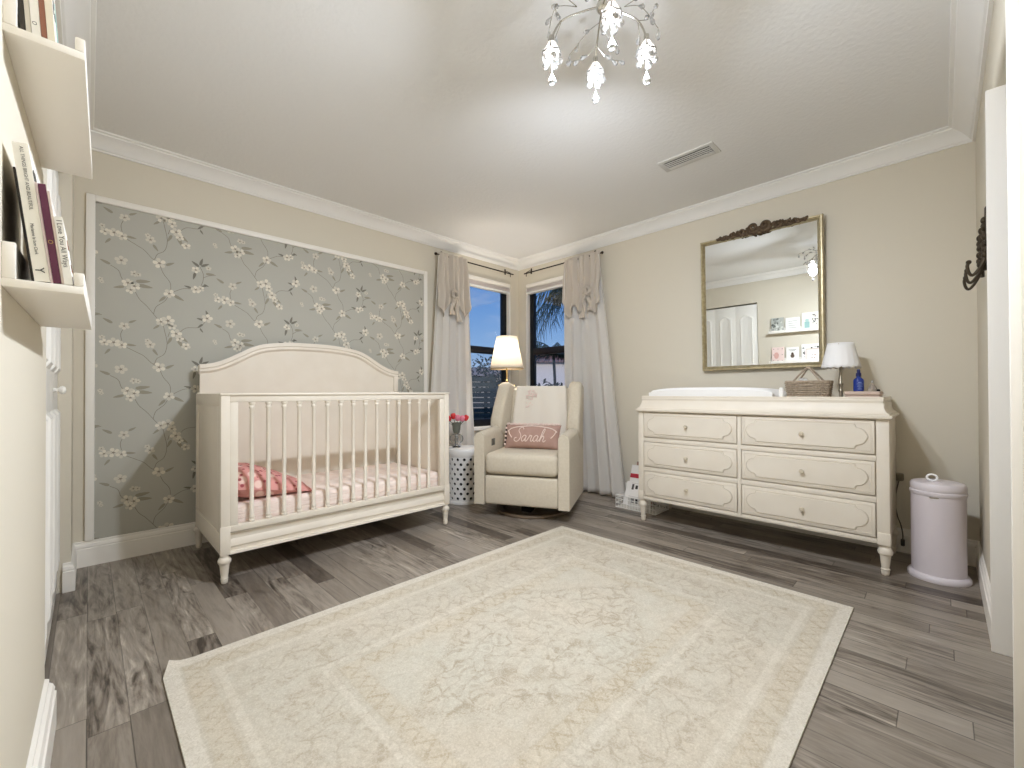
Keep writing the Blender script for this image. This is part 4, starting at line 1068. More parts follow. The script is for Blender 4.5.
# ---------------------------------------------------------------- floor lamp
FX, FY = 2.893, 2.985
fl = thing('floor_lamp', (FX, FY, 0), 'lit brass floor lamp with a pleated cream shade behind the armchair', 'lamp')
MB().lathe([(.13, 0), (.132, .008), (.12, .018), (.03, .028), (.012, .04), (.010, .06)], (FX, FY), 32).build('lamp_base', M_brass, fl)
MB().lathe([(.009, .05), (.009, 1.06), (.014, 1.065), (.014, 1.085), (.008, 1.09), (.008, 1.22), (.016, 1.225), (.016, 1.27), (0, 1.272)], (FX, FY), 16).build('pole', M_brass, fl)
MB().tube([(FX - .05, FY + .05, 1.03), (FX + .05, FY - .05, 1.03)], .006, 8).ell((FX - .053, FY + .053, 1.03), (.01, .01, .01), 10, 8).ell((FX + .053, FY - .053, 1.03), (.01, .01, .01), 10, 8).build('switch_bar', M_brass, fl)
def shade_mat():
    m = cloth('lit_shade', 'F4EEE4', .26, c2='FAF3E6'); return m
ls = MB(); ls.grid(lambda u, v: (FX + ((.163 - .066 * v) + .0012 * math.cos(u * 2 * PI * 40)) * math.cos(2 * PI * u), FY + ((.163 - .066 * v) + .0012 * math.cos(u * 2 * PI * 40)) * math.sin(2 * PI * u), 1.195 + .315 * v), 160, 6, wrap=True)
ls.build('lamp_shade', shade_mat(), fl, solid=.002)
MB().tube([(FX + .164 * math.cos(a), FY + .164 * math.sin(a), 1.197) for a in [2 * PI * i / 48 for i in range(48)]], .004, 6, closed=True).build('shade_trim', M_brass, fl)
for k in range(3):
    a = k * 2.094 + .4; MB().tube([(FX, FY, 1.27), (FX + .13 * math.cos(a), FY + .13 * math.sin(a), 1.33)], .002, 5).build('shade_spider', M_brass, fl)
M_bulb = mat('warm_bulb', 'FFFFFF', .5, emis=('FFE8C4', 6.))
MB().ell((FX, FY, 1.325), (.028, .028, .04), 16, 10).build('bulb', M_bulb, fl)

# ---------------------------------------------------------------- curtains and rods
def rod(p0, p1, label, ends):
    p0, p1 = Vector(p0), Vector(p1); r = thing('curtain_rod', (p0 + p1) / 2, label, 'curtain rod', 'bronze curtain rods')
    MB().tube([p0, p1], .0065, 10).build('pole', M_bronze, r)
    f = MB().ell(p0, (.014, .014, .014), 14, 10); f.build('finial', M_bronze, r)
    return r
rA = rod((2.295, YA - .085, 2.262), (3.315, YA - .085, 2.262), 'thin bronze curtain rod above the left-hand window', 1)
rB = rod((XB - .085, 2.225, 2.27), (XB - .085, 3.23, 2.27), 'thin bronze curtain rod above the right-hand window', 1)
for r, pts in ((rA, [(2.42, 0), (3.27, 0)]), (rB, [(0, 2.36), (0, 3.20)])):
    for x, y in pts:
        b = MB()
        if r is rA: b.tube([(x, YA - .002, 2.30), (x, YA - .03, 2.30), (x, YA - .085, 2.27), (x, YA - .085, 2.225)], .004, 6); b.box(x - .01, x + .01, YA - .004, YA, 2.27, 2.33)
        else: b.tube([(XB - .002, y, 2.31), (XB - .03, y, 2.31), (XB - .085, y, 2.278), (XB - .085, y, 2.235)], .004, 6); b.box(XB - .004, XB, y - .01, y + .01, 2.28, 2.34)
        b.build('bracket', M_bronze, r)
def curtain(axis, a_top, a_bot, wall, ztop, label, swagz, knot, seed, flip=1):
    """a_top/a_bot = (start, end) along the wall at top and floor"""
    rr = random.Random(seed)
    def place(a, d, z): return (a, wall - d, z) if axis == 'x' else (wall - d, a, z)
    r = thing('curtain', place((a_bot[0] + a_bot[1]) / 2, .09, .02), label, 'curtain', 'ivory curtains either side of the corner windows')
    ph = [rr.uniform(0, 6.3) for _ in range(5)]
    def fold(u, v, amp):
        return amp * (math.sin(u * 2 * PI * 5 + ph[0]) + .45 * math.sin(u * 2 * PI * 8.3 + ph[1] + v * 1.2) + .35 * math.sin(u * 2 * PI * 2.2 + ph[2] + v * 2))
    def fn(u, v):
        z = ztop - .012 + (.018 - ztop + .012) * v
        e = v
        a0 = a_top[0] + (a_bot[0] - a_top[0]) * e; a1 = a_top[1] + (a_bot[1] - a_top[1]) * e
        a = a0 + (a1 - a0) * u + .012 * math.sin(u * 2 * PI * 5 + ph[0] + 1.3)
        return place(a, .085 + fold(u, v, .016 + .012 * v), z)
    cu = MB(); cu.grid(fn, 130, 50); cu.build('panel', M_curt, r, solid=.002, ang=80)
    hm = MB(); hm.grid(lambda u, v: (lambda p, q_: tuple(Vector(p)))(fn(u, .955 + v * .002), 0), 130, 1)
    # swag
    def hem(u):
        t_ = (u * 3.0) % 1.0; tri = 1 - abs(2 * t_ - 1)
        return swagz + .13 * (.5 - tri) + .03 * math.sin(u * 9 + ph[3])
    def sf(u, v):
        zb = hem(u); z = ztop + .022 + (zb - ztop - .022) * v
        pin = math.exp(-((z - knot[1]) / .10) ** 2); w_ = 1 - .0 * pin
        c = a_top[0] + (a_top[1] - a_top[0]) * u
        k = a_top[0] + (a_top[1] - a_top[0]) * knot[0]
        c = c + (k - c) * .35 * pin * math.exp(-((u - knot[0]) / .35) ** 2)
        spread = (u - .5) * .05 * v
        d = .105 + .018 * v + (.012 + .010 * v) * (math.sin(u * 2 * PI * 6 + ph[1]) + .6 * math.sin(u * 2 * PI * 3.4 + ph[3] + v * 2.))
        return place(c + spread, d, z)
    sw = MB(); sw.grid(sf, 110, 30); sw.build('swag', M_swag, r, solid=.002, ang=80)
    kn_ = MB(); ka = a_top[0] + (a_top[1] - a_top[0]) * knot[0]
    for i in range(9):
        a = i * 2.4; s0 = len(kn_.v)
        kn_.grid(lambda u, v: place(ka + (.012 + .035 * v) * math.cos(a + (u - .5) * .9), .135 + .02 * math.sin(PI * v) + .006 * math.sin(u * 9), knot[1] + (.012 + .035 * v) * math.sin(a + (u - .5) * .9) * 1.1), 6, 5)
    kn_.build('rosette', M_swag, r, solid=.002, ang=80)
    tl_ = MB()
    for s in (-1, 1):
        tl_.grid(lambda u, v: place(ka + s * (.015 + .03 * v) + (u - .5) * (.03 + .03 * v) + .006 * math.sin(v * 8), .14 + .008 * math.sin(v * 10 + u * 5), knot[1] - .02 - (.20 + .03 * s) * v - .025 * abs(u - .5)), 6, 12)
    tl_.build('sash_tail', M_swag, r, solid=.002, ang=80)
    return r
curtain('x', (2.315, 2.655), (2.16, 2.76), YA, 2.262, 'ivory curtain with ruffled swag hanging left of the windows, behind the crib end', 1.76, (.48, 1.90), 3)
curtain('y', (2.245, 2.650), (1.965, 2.64), XB, 2.27, 'ivory curtain with ruffled swag falling to the floor right of the windows', 1.78, (.30, 1.93), 8)

# ---------------------------------------------------------------- ceiling vent
vx0, vx1, vy0, vy1 = 2.592, 2.738, .938, 1.283
vt = thing('ceiling_vent', ((vx0 + vx1) / 2, (vy0 + vy1) / 2, ZC - .012), 'white slatted air vent set in the ceiling above the dresser', 'vent')
b = MB(); f_ = .03
b.box(vx0, vx1, vy0, vy0 + f_, ZC - .008, ZC); b.box(vx0, vx1, vy1 - f_, vy1, ZC - .008, ZC); b.box(vx0, vx0 + f_, vy0 + f_, vy1 - f_, ZC - .008, ZC); b.box(vx1 - f_, vx1, vy0 + f_, vy1 - f_, ZC - .008, ZC)
M_vent = mat('vent_grey_white', 'D6D4CF', .5)
b.build('vent_frame', M_vent, vt, bev=.002)
MB().box(vx0 + f_, vx1 - f_, vy0 + f_, vy1 - f_, ZC - .001, ZC).build('duct_shade_plate', mat('duct_shade', '1E1D1C', .9), vt)  # flat dark plate: shade of the duct painted behind the slats
for i in range(4):
    x = vx0 + f_ + .0075 + i * .0205
    MB().box(x, x + .0105, vy0 + f_, vy1 - f_, ZC - .010, ZC - .008).build('slat', M_vent, vt)

# ---------------------------------------------------------------- hooks on the south wall
hk = thing('hook_rack', (2.72, YS, 1.5), 'dark wrought iron hook rack on the wall beside the doorway', 'hook')
M_iron = mat('wrought_iron', '3E3426', .55, .6)
plate = MB(); 
for i in range(3):
    x = 2.56 + i * .16; y = YS + .008
    plate.tube(spline([(x - .03, y, 1.55), (x - .02, y, 1.62), (x, y, 1.66 - .04 * i), (x + .02, y, 1.60), (x + .01, y, 1.52), (x, y, 1.44)], 6), .007, 8)
    for j in range(7): plate.ell((x + rnd.uniform(-.025, .025), YS + .016, 1.47 + j * .024), (.010, .010, .015), 8, 6)
plate.tube([(2.50, YS + .01, 1.52), (2.93, YS + .01, 1.52)], .008, 8)
plate.xf(Matrix.Translation((0, 0, .045)))
plate.build('scroll_plate', M_iron, hk)
for i in range(3):
    x = 2.54 + i * .17
    h = MB().tube(spline([(x, YS + .01, 1.50), (x, YS + .02, 1.44), (x, YS + .045, 1.395), (x, YS + .058, 1.40), (x, YS + .064, 1.43), (x, YS + .060, 1.445)], 6), .0055, 8).ell((x, YS + .060, 1.447), (.009, .009, .009), 10, 8)
    h.xf(Matrix.Translation((0, 0, .045)))
    h.build('hook', M_iron, hk)

# ---------------------------------------------------------------- picture ledges and books
SY0, SY1 = 1.09, 1.685
def ledge(zb, label):
    r = thing('picture_ledge', (XL, (SY0 + SY1) / 2, zb), label, 'shelf', 'white picture ledges')
    MB().box(XL, .010, SY0, SY1, zb, zb + .014).build('shelf_board', M_trim, r, bev=.0015)
    MB().box(-.003, .010, SY0, SY1, zb + .014, zb + .038).build('front_lip', M_trim, r, bev=.002)
    MB().box(XL, XL + .016, SY0, SY1, zb + .014, zb + .075).build('back_rail', M_trim, r, bev=.002)
    return zb + .0145
zl = ledge(1.148, 'lower white picture ledge on the left wall, holding the purple-spined book')
zu = ledge(1.572, 'upper white picture ledge on the left wall, cut by the top of the photo')
def book(x, y, z, w, h, t_, tilt, spine, cover, label, group, text=(), art=None):
    """spine faces the camera end (-y); top leans back to the wall"""
    M_ = Matrix.Translation((x, y, z)) @ Matrix.Rotation(-tilt, 4, 'Y')
    r = bpy.data.objects.new('book', None); C.objects.link(r); r.matrix_world = M_; tag(r, label, 'book', group)
    cm = mat('book_cover', cover, .5); c = MB().box(0, .0018, .0015, w, 0, h).box(t_ - .0018, t_, .0015, w, 0, h); c.build('cover', cm, r)
    MB().box(.0018, t_ - .0018, .002, w - .003, .002, h - .002).build('pages', M_paper, r)
    sp_ = MB().box(0, t_, 0, .0015, 0, h); sp_ = sp_.build('spine', mat('book_spine', spine, .5), r)
    for body, size, start, colr, xo in text:
        vs, fs = text_mesh(body, size)
        # letters run down the spine: text x -> -z, text y -> +x
        m_ = MB().add([(xo + v[1], -.0006 - v[2] * .3, start - v[0]) for v in vs], fs)
        m_.build('spine_lettering', mat('ink', colr, .7), r)
    for (kind, a, b_, c_, d, cc) in (art or ()):
        g = MB()
        if kind == 'r': g.box(t_, t_ + .0006, a * w, b_ * w, c_ * h, d * h)
        else:
            n_ = 14; g.prism([(a * w + c_ * w * math.cos(2 * PI * i / n_), b_ * h + d * h * math.sin(2 * PI * i / n_)) for i in range(n_)], t_, t_ + .0008, 'x')
        g.build('cover_print', mat('print', cc, .6), r)
    return r
GL = 'books on the lower ledge'; GU = 'books on the upper ledge'
ra = random.Random(11)
def specks(n, cols, x0=.1, x1=.9, z0=.1, z1=.9, s=.05):
    return [('c', ra.uniform(x0, x1), ra.uniform(z0, z1), s * ra.uniform(.5, 1.3), s * ra.uniform(.4, 1.), ra.choice(cols)) for _ in range(n)]
book(-0.0540, SY0 + .006, zl, .17, .19, .003, .115, '1E1713', '2A211C', 'thin dark brown book behind the tall white one on the lower ledge', GL)
book(-0.0503, SY0 + .004, zl, .21, .232, .0185, .115, 'EFEBE0', 'F2EFE8', 'tall white book with lettered spine, left of the purple spine on the lower ledge', GL,
     (('ALL THINGS BRIGHT AND BEAUTIFUL', .0062, .226, '5A564E', .008), ('Marianne le bon Clark', .0058, .098, '3A3834', .006), ('Y', .016, .024, '1A1816', .003)), specks(26, ['2B2B2A', '55544F', '8A8A84'], s=.06))
book(-0.0313, SY0 + .004, zl, .17, .172, .0028, .115, 'E6D6D4', 'F0E4E0', 'thin pale pink book behind the purple spine', GL)
book(-0.0280, SY0 + .002, zl, .16, .170, .0095, .115, '5F2B44', 'C9B8A8', 'purple-spined book with a small gold ring emblem', GL, (('O', .009, .075, 'B49A58', .0015),), specks(18, ['3C4A40', '222624', '8C9A8E'], s=.08))
book(-0.0180, SY0 + .002, zl, .155, .16, .003, .115, 'D8C8BE', 'E8E0D8', 'thin blush book between the purple spine and the small white one', GL)
book(-0.0147, SY0 + .001, zl, .11, .118, .0105, .115, 'F1EEE6', 'F4F1EA', 'short white board book at the front of the lower ledge', GL,
     (('I Love You All Ways', .0098, .112, '55504A', .0025),), specks(5, ['6A3A2E', '9A6A4C'], s=.08))
book(-0.0500, 1.335, zl, .15, .205, .010, .10, 'F0ECE6', 'F3F0EA', 'white book with a brown animal on its cover, middle of the lower ledge', GL, (), [('c', .5, .40, .16, .14, '6B5646'), ('c', .5, .56, .10, .08, '5E4A3C'), ('r', .2, .8, .80, .83, '6A6A66'), ('r', .3, .7, .73, .755, '8A8A86')])
book(-0.0500, 1.51, zl, .15, .215, .010, .10, 'E8CFC8', 'EBD3CB', 'pale pink book with dotted cover at the door end of the lower ledge', GL, (), [('c', .62, .45, .2, .22, 'D9A99E')] + [('c', x_, z_, .04, .025, '8C7A72') for x_ in (.15, .5, .85) for z_ in (.12, .5, .88)])
# upper ledge
book(-.068, SY0 + .004, zu, .18, .21, .006, .065, '3A352E', '4A443C', 'dark thin book nearest the wall on the upper ledge', GU)
book(-.0612, SY0 + .004, zu, .20, .23, .006, .065, 'D9D3C6', 'E2DCD0', 'grey-white book second from the wall on the upper ledge', GU)
book(-.0546, SY0 + .003, zu, .20, .235, .0105, .065, 'F0ECE3', 'F2EFE9', 'white book with an oval badge on its spine on the upper ledge', GU, (('O', .008, .022, '6A665E', .0015),))
book(-.0436, SY0 + .003, zu, .19, .225, .007, .065, '9C6A56', 'C08A74', 'rust-brown spined book on the upper ledge', GU)
book(-.0362, SY0 + .002, zu, .20, .225, .009, .065, 'E9E0CC', 'F0EADC', 'cream book at the front of the near stack on the upper ledge', GU, (), [('r', .55, .85, .1, .5, '93B6B2'), ('c', .7, .58, .12, .08, 'A8C4BE')] + specks(14, ['3A3A3A', '6A6A68', '9A8A84'], .08, .5, .25, .9, .05))
book(-.050, 1.315, zu, .17, .19, .010, .10, 'EFEDE6', 'F3F1EB', 'white book with grey lines of text in the middle of the upper ledge', GU, (), [('r', .2, .8, .72 - i * .16, .75 - i * .16, '8C8C86') for i in range(4)])
book(-.050, 1.51, zu, .15, .205, .010, .10, 'A5A69E', 'B2B4AC', 'grey patterned book at the door end of the upper ledge', GU, (), specks(22, ['8A8C86', 'D8DAD2', '6A6C66'], s=.1))

for o_ in list(C.objects):
    if o_.parent is None and (o_.name.split('.')[0] in ('picture_ledge', 'book')):
        o_.location = WROT @ o_.location; o_.rotation_euler.z -= .0205

# ---------------------------------------------------------------- chandelier
HX, HY = 1.285, .835
cd_ = thing('chandelier', (HX, HY, ZC - .3), 'branching chrome chandelier with lit bulbs and crystal drops on the ceiling', 'chandelier')
MB().lathe([(.0, -.035), (.02, -.034), (.055, -.022), (.065, -.008), (.065, 0)], (HX, HY), 32).xf(Matrix.Translation((0, 0, ZC))).build('ceiling_canopy', M_silver, cd_)
MB().lathe([(.007, -.10), (.007, -.03)], (HX, HY), 12).xf(Matrix.Translation((0, 0, ZC))).ell((HX, HY, ZC - .11), (.022, .022, .024), 16, 10).build('hub', M_silver, cd_)
fd = Vector((-.7097, -.7045, 0)).normalized(); rt = Vector((.7097, -.7045, 0)).normalized()   # toward the camera corner / across
M_lamp = mat('lit_globe', 'FFFFFF', .5, emis=('FFF8F0', 5.))
def crystal(b, p, L_, wd, d=Vector((0, 0, -1))):
    """faceted teardrop hanging from p along d"""
    s0 = len(b.v); b.lathe([(0, 0), (.12 * wd, -.08 * L_), (.3 * wd, -.35 * L_), (.5 * wd, -.68 * L_), (.34 * wd, -.9 * L_), (0, -L_)], n=6)
    q_ = Vector((0, 0, -1)).rotation_difference(d.normalized()); b.xf(Matrix.Translation(p) @ q_.to_matrix().to_4x4(), s0)
rcx = random.Random(21); LPOS = []
hub = Vector((HX, HY, ZC - .11))
for dvec, R, zb in ((fd, .14, 2.185), (-fd, .135, 2.205), (rt, .155, 2.178), (-rt, .18, 2.175)):
    e = Vector((HX, HY, zb)) + dvec * R
    LPOS.append(e)
    am = MB().tube(spline([hub, hub + dvec * R * .35 + Vector((0, 0, -.015)), hub + dvec * R * .8 + Vector((0, 0, -.05)), e + Vector((0, 0, .045))], 8), .0035, 8)
    am = am.build('arm', M_silver, cd_)
    def drop(p, L_, wd, d=Vector((0, 0, -1))):
        cb = MB(); crystal(cb, p, L_, wd, d); cb.build('crystal_drop', M_crystal, am, ang=15)
    def tw_(pp, r=.0015):
        MB().tube(pp, r, 6).build('twig', M_silver, am)
    for s in (-1, 1):
        sd = Vector((-dvec.y, dvec.x, 0)) * s
        a0 = hub + dvec * R * .8 + Vector((0, 0, -.05)); tip = a0 + dvec * .03 + sd * .085 + Vector((0, 0, -.035)); mid = a0 + dvec * .02 + sd * .04 + Vector((0, 0, -.03))
        pp = spline([a0, mid, tip], 5); tw_(pp)
        for q_ in (4, 7, 10): drop(pp[q_], .032, .017, (sd * 1.1 + Vector((0, 0, -.5 - .4 * (q_ % 2)))))
        a1 = hub + dvec * R * .5; tip = a1 + dvec * (.12 + .03 * s) + sd * .09; pp = spline([a1, a1 + dvec * .07 + sd * .03 + Vector((0, 0, .025)), tip], 5); tw_(pp)
        for q_ in (4, 7): drop(pp[q_], .036, .018, (dvec + sd * .6 + Vector((0, 0, -1.0 if q_ % 2 else .4))))
        drop(tip, .046, .018, Vector((0, 0, -1)))
    for k in range(5):
        a = k * 2 * PI / 5 + .3; drop(e + Vector((0, 0, -.03)) + Vector((math.cos(a), math.sin(a), 0)) * .010, .032, .026, Vector((math.cos(a), math.sin(a), -.5)))
    tw_([e + Vector((0, 0, -.03)), e + Vector((.001, 0, -.085))], .0013)
    drop(e + Vector((.001, 0, -.085)), .040, .030)
    MB().lathe([(0, .05), (.009, .05), (.010, .034), (.015, .024)], n=14).xf(Matrix.Translation(e)).build('socket', M_silver, am)
    pt_ = MB()
    for k in range(6):
        a = k * PI / 3; ca_, sa_ = math.cos(a), math.sin(a)
        pt_.grid(lambda u, v: e + Vector(((.012 + .016 * v + .006 * v * v) * math.cos(a + (u - .5) * 1.15), (.012 + .016 * v + .006 * v * v) * math.sin(a + (u - .5) * 1.15), .03 - .05 * v * (1 - .25 * abs(2 * u - 1) ** 2))), 5, 5)
    pt_.build('petal_cup', M_crystal, am, solid=.0015)
    bl = MB().lathe([(0, -.026), (.010, -.025), (.017, -.016), (.0185, 0), (.015, .014), (.009, .024), (0, .026)], n=18).xf(Matrix.Translation(e)); bl.build('bulb', M_lamp, am)

# ---------------------------------------------------------------- outside
def leafm(n, c, c2): return mat(n, c, .8, var=(3, c2), spec=.2)
MB_g = MB().box(-25, 60, -25, 60, -.42, -.3)
g = MB(); g.box(XB + .13, 60, -20, 60, -.42, -.32); g.box(-25, XB + .13, YA + .13, 60, -.42, -.32)
tag(struct(g.build('lawn', leafm('dark_lawn', '2E3A28', '3C4630'))))
# slatted fence beyond the north window
fn_ = thing('slat_fence', (6.6, 8.2, -.32), 'dark weathered fence of horizontal boards beyond the left-hand window', 'fence')
M_fence = mat('weathered_board', '4C5552', .9, var=(5, '383F3D'))
fd2 = Vector((.78, -.62, 0)); fo = Vector((5.9, 8.9, 0)); fnrm = Vector((-.62, -.78, 0))
def fbox(b, s0, s1, d0, d1, z0, z1):
    P = [fo + fd2 * s + fnrm * d + Vector((0, 0, z)) for z in (z0, z1) for s, d in ((s0, d0), (s1, d0), (s1, d1), (s0, d1))]
    b.add(P, [(3, 2, 1, 0), (4, 5, 6, 7), (0, 1, 5, 4), (1, 2, 6, 5), (2, 3, 7, 6), (3, 0, 4, 7)])
bb = MB()
for i in range(13): fbox(bb, -2.6, 1.7, 0, .03, -.3 + i * .128, -.3 + i * .128 + .104)
bb.build('boards', M_fence, fn_)
for s in (-2.5, -1.1, .3, 1.6):
    p_ = MB(); fbox(p_, s - .05, s + .05, -.09, 0, -.32, 1.42); p_.build('fence_post', M_fence, fn_)
# hoop (pale curved hose) in front of fence
hs = MB().tube(spline([(5.0, 7.0, -.25), (5.25, 7.05, .25), (5.5, 6.95, .02), (5.7, 6.9, -.28)], 8), .035, 8)
tag(hs.build('garden_hose', mat('pale_hose', '9AA0A2', .6)), 'pale curved hose arching low in front of the dark fence', 'hose')
def shrub(c, R, n, label, m, seed, group='shrubs outside the windows', lf=.16):
    rr = random.Random(seed); r = thing('garden_shrub', (c[0], c[1], -.32), label, 'shrub', group)
    b = MB()
    for i in range(n):
        a, u = rr.uniform(0, 6.28), rr.uniform(-.6, 1); q_ = math.sqrt(1 - u * u * .9); k = rr.uniform(.45, 1.)
        p = Vector((c[0] + R[0] * q_ * math.cos(a) * k, c[1] + R[1] * q_ * math.sin(a) * k, c[2] + R[2] * u * k))
        s0 = len(b.v); L_ = lf * rr.uniform(.6, 1.2)
        b.add([(0, 0, 0), (L_ * .5, L_ * .22, .02), (L_, 0, 0), (L_ * .5, -L_ * .22, .02)], [(0, 1, 2, 3)])
        b.xf(Matrix.Translation(p) @ Matrix.Rotation(rr.uniform(0, 6.28), 4, 'Z') @ Matrix.Rotation(rr.uniform(-1, 1), 4, 'Y') @ Matrix.Rotation(rr.uniform(-1, 1), 4, 'X'), s0)
    b.build('foliage', m, r, flip=False)
    MB().tube([(c[0], c[1], -.32), (c[0], c[1], c[2] - R[2] * .3)], .05, 7).build('stem', mat('shrub_stem', '3A322A', .9), r)
shrub((7.55, 8.6, 1.25), (.55, .55, .75), 420, 'bare dark shrub rising behind the fence, beside the lamp shade', leafm('shrub_dark', '33382C', '4A4C3E'), 1, lf=.13)
shrub((6.75, 9.6, 1.1), (.7, .7, .5), 360, 'low dark bush behind the left end of the fence', leafm('shrub_mid', '2C3428', '40483A'), 2, lf=.14)
# distant houses
def house(c, rz, wd, dp, eave, ridge, wallc, roofc, label):
    r = thing('neighbour_house', (c[0], c[1], -.32), label, 'house', 'houses beyond the garden', rz=rz); ORG[r.name] = Vector((0, 0, 0)); 
    MB().box(-wd / 2, wd / 2, -dp / 2, dp / 2, 0, eave + .32).build('house_wall', mat('stucco', wallc, .9), r)
    o = .4; E_ = eave + .32; Rg = ridge + .32
    MB().add([(-wd / 2 - o, -dp / 2 - o, E_), (wd / 2 + o, -dp / 2 - o, E_), (wd / 2 + o, dp / 2 + o, E_), (-wd / 2 - o, dp / 2 + o, E_), (-wd / 4, 0, Rg), (wd / 4, 0, Rg)],
             [(0, 1, 5, 4), (2, 3, 4, 5), (1, 2, 5), (3, 0, 4), (3, 2, 1, 0)]).build('tiled_roof', mat('roof_tile', roofc, .8, var=(2, roofc)), r)
    for i in (-1, 1):
        x = i * wd * .36; MB().box(x - .35, x + .35, -dp / 2 - .03, -dp / 2 + .02, 1., 1.9).build('window', mat('house_window', '3A4148', .2), r)
house((16.9, 14.1), math.radians(-45), 4.6, 4, 2.35, 3.0, 'F0F0F4', 'D08E70', 'pale neighbouring house with a terracotta roof beyond the palm')
house((18.6, 22.2), math.radians(-50), 4.6, 3.4, 2.0, 2.65, 'B9B4AA', 'D9B89A', 'distant house with a sand-coloured roof beyond the dark fence')
shrub((10.6, 8.7, .72), (1.7, 1.5, .62), 520, 'low dark hedge along the bottom of the palm window', leafm('hedge_dark', '2E332C', '444840'), 4, lf=.2)
# palms
M_palm = leafm('palm_green', '2A3626', '465038')
def palm(c, n, Lf, droop, lw_, hang, label, seed, tr):
    rr = random.Random(seed); r = thing('palm_tree', (c[0], c[1], -.32), label, 'palm', 'palms outside the right-hand window')
    MB().tube(spline([(c[0], c[1], -.32), (c[0] + .05, c[1], c[2] * .5), c], 6), [tr * 1.15] * 6 + [tr] * 6 + [tr * .9], 10).build('trunk', mat('palm_trunk', '5A4E42', .9), r)
    for i in range(n):
        a = 2 * PI * i / n + rr.uniform(-.2, .2); el = rr.uniform(-.35, 1.0); L_ = Lf * rr.uniform(.75, 1.1)
        d0 = Vector((math.cos(a), math.sin(a), 0)); pts = []
        for k in range(13):
            t_ = k / 12; pts.append(Vector(c) + d0 * L_ * (t_ * math.cos(el * (1 - t_)) * .85) + Vector((0, 0, L_ * (math.sin(el) * t_ - droop * t_ * t_))))
        b = MB().tube(pts, [.014 * (1 - .7 * k / 12) for k in range(13)], 5)
        for k in range(1, 13):
            for m_ in range(2):
                f_ = (m_ + rr.random() * .5) / 2; p = pts[k - 1].lerp(pts[k], f_); tg = (pts[k] - pts[k - 1]).normalized(); sd = tg.cross(Vector((0, 0, 1))).normalized()
                for s in (-1, 1):
                    ll = Lf * rr.uniform(.22, .34) * (.45 + .55 * math.sin(PI * min(1., (k + f_) / 13 * .9 + .1)))
                    e = p + sd * s * ll * rr.uniform(.25, .6) + tg * ll * rr.uniform(.2, .6) + Vector((0, 0, -ll * hang * rr.uniform(.6, 1.2)))
                    wv = tg * lw_ * rr.uniform(.7, 1.2); wz = Vector((0, 0, lw_ * .6)); b.add([p - wv, p + wv, (p + e) / 2 + wv + Vector((0, 0, .05 * ll)), e, (p + e) / 2 - wv + wz], [(0, 1, 2, 3, 4)])
        b.build('frond', M_palm, r, flip=False)
palm((5.8, 4.36, 2.75), 16, 1.25, .75, .009, .9, 'tall palm whose fronds droop across the upper pane of the right-hand window', 3, .11)
palm((6.3, 5.22, 1.72), 13, .72, .55, .008, .7, 'lower palm with spiky fronds around the middle rail of the right-hand window', 9, .028)

# ---------------------------------------------------------------- sky
wd_ = bpy.data.worlds.new('evening_sky'); SC.world = wd_; wd_.use_nodes = True
class _W: node_tree = wd_.node_tree
q = NT(_W); bg = wd_.node_tree.nodes['Background']
o = q.n('ShaderNodeTexCoord').outputs['Generated']; sp = q.n('ShaderNodeSeparateXYZ'); q.l(o, sp.inputs[0])
cr_ = q.n('ShaderNodeValToRGB'); q.l(sp.outputs[2], cr_.inputs[0]); el = cr_.color_ramp.elements
el[0].position = 0.; el[0].color = col4('BFD2EA'); el[1].position = .6; el[1].color = col4('3F74C4')
k = el.new(.10); k.color = col4('8FB6E6'); k = el.new(.24); k.color = col4('5E95DC')
nz = q.noise(q.mapping(o, (1, 1, 2.6)), 3.2, 6, .6, .3)
q.l(q.mix(q.m('MULTIPLY', q.rng(nz, .55, .75), .4), cr_.outputs[0], 'D5DCE6'), bg.inputs['Color'])
bg.inputs['Strength'].default_value = .62

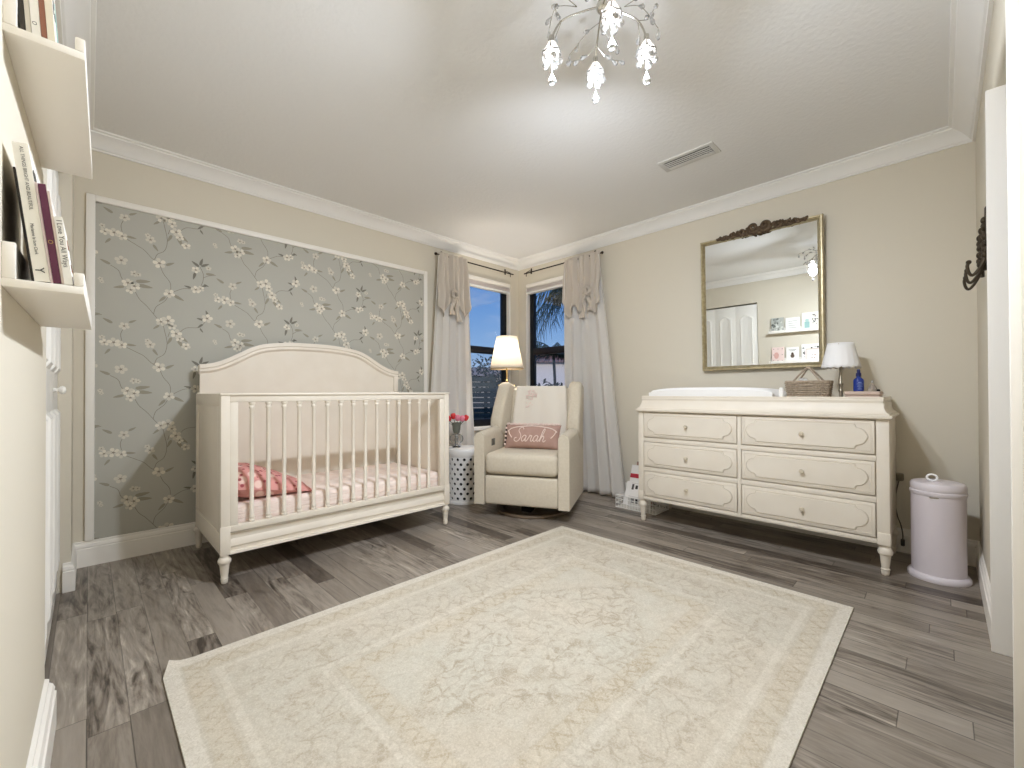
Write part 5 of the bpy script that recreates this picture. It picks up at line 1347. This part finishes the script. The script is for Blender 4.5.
# ---------------------------------------------------------------- lights the room has
def lamp(name, typ, loc, energy, colr, size=.03, **kw):
    l = bpy.data.lights.new(name, typ); l.energy = energy; l.color = colr; l.shadow_soft_size = size
    for k_, v_ in kw.items(): setattr(l, k_, v_)
    ob = bpy.data.objects.new(name, l); C.objects.link(ob); ob.location = loc; return ob
PW = dict(side=50., down=9., glow=1.6, floor=12., sun=.9)
for i, e in enumerate(LPOS):
    d_ = (e - Vector((HX, HY, e.z))).normalized() + Vector((0, 0, (-1.0, -.75, -.75, -.85)[i]))
    o_ = lamp('chandelier_light', 'SPOT', e + Vector((0, 0, -.08)), PW['side'] * (.80, 1.12, .66, 1.16)[i], (.91, .985, 1.10), .035, spot_size=math.radians(164), spot_blend=1.)
    o_.rotation_euler = d_.to_track_quat('-Z', 'Y').to_euler()
    lamp('chandelier_downlight', 'SPOT', e + Vector((0, 0, -.035)), PW['down'], (.91, .985, 1.10), .035, spot_size=math.radians(178), spot_blend=1.)
lamp('chandelier_glow', 'POINT', (HX, HY, 2.08), PW['glow'], (.91, .985, 1.10), .03)
lamp('floor_lamp_light', 'POINT', (FX, FY, 1.375), PW['floor'], (1., .93, .84), .05)
lamp('low_sun', 'SUN', (0, 0, 6), PW['sun'], (1., .86, .72), .01).rotation_euler = Vector((.72, .66, -.22)).to_track_quat('-Z', 'Y').to_euler()

# ---------------------------------------------------------------- camera
cam = bpy.data.cameras.new('camera'); co = bpy.data.objects.new('camera', cam); C.objects.link(co); SC.camera = co
f, yaw, pit, rol, CY = 426.9875, .78898, .00722, -.00314, 389.02777
cam.sensor_width = 36; cam.sensor_fit = 'HORIZONTAL'; cam.lens = f / 1024 * 36; cam.shift_y = (CY - 384) / 1024; cam.clip_start = .01
Fv = Vector((math.cos(yaw), math.sin(yaw), 0)); Rv = Vector((math.sin(yaw), -math.cos(yaw), 0)); Uv = Vector((0, 0, 1))
f2 = Fv * math.cos(pit) + Uv * math.sin(pit); u2 = Uv * math.cos(pit) - Fv * math.sin(pit)
r3 = Rv * math.cos(rol) + u2 * math.sin(rol); u3 = u2 * math.cos(rol) - Rv * math.sin(rol)
mw = Matrix((( r3.x, u3.x, -f2.x, 0), (r3.y, u3.y, -f2.y, 0), (r3.z, u3.z, -f2.z, .97), (0, 0, 0, 1))); co.matrix_world = mw

vs_ = SC.view_settings; vs_.view_transform = 'Standard'; vs_.look = 'None'; vs_.gamma = 1.; vs_.use_curve_mapping = False; vs_.exposure = .56
SC.cycles.use_denoising = True
SC.cycles.max_bounces = 10; SC.cycles.diffuse_bounces = 6; SC.cycles.transmission_bounces = 8; SC.cycles.transparent_max_bounces = 12
SC.cycles.sample_clamp_indirect = 4.; SC.cycles.caustics_refractive = False; SC.cycles.caustics_reflective = False
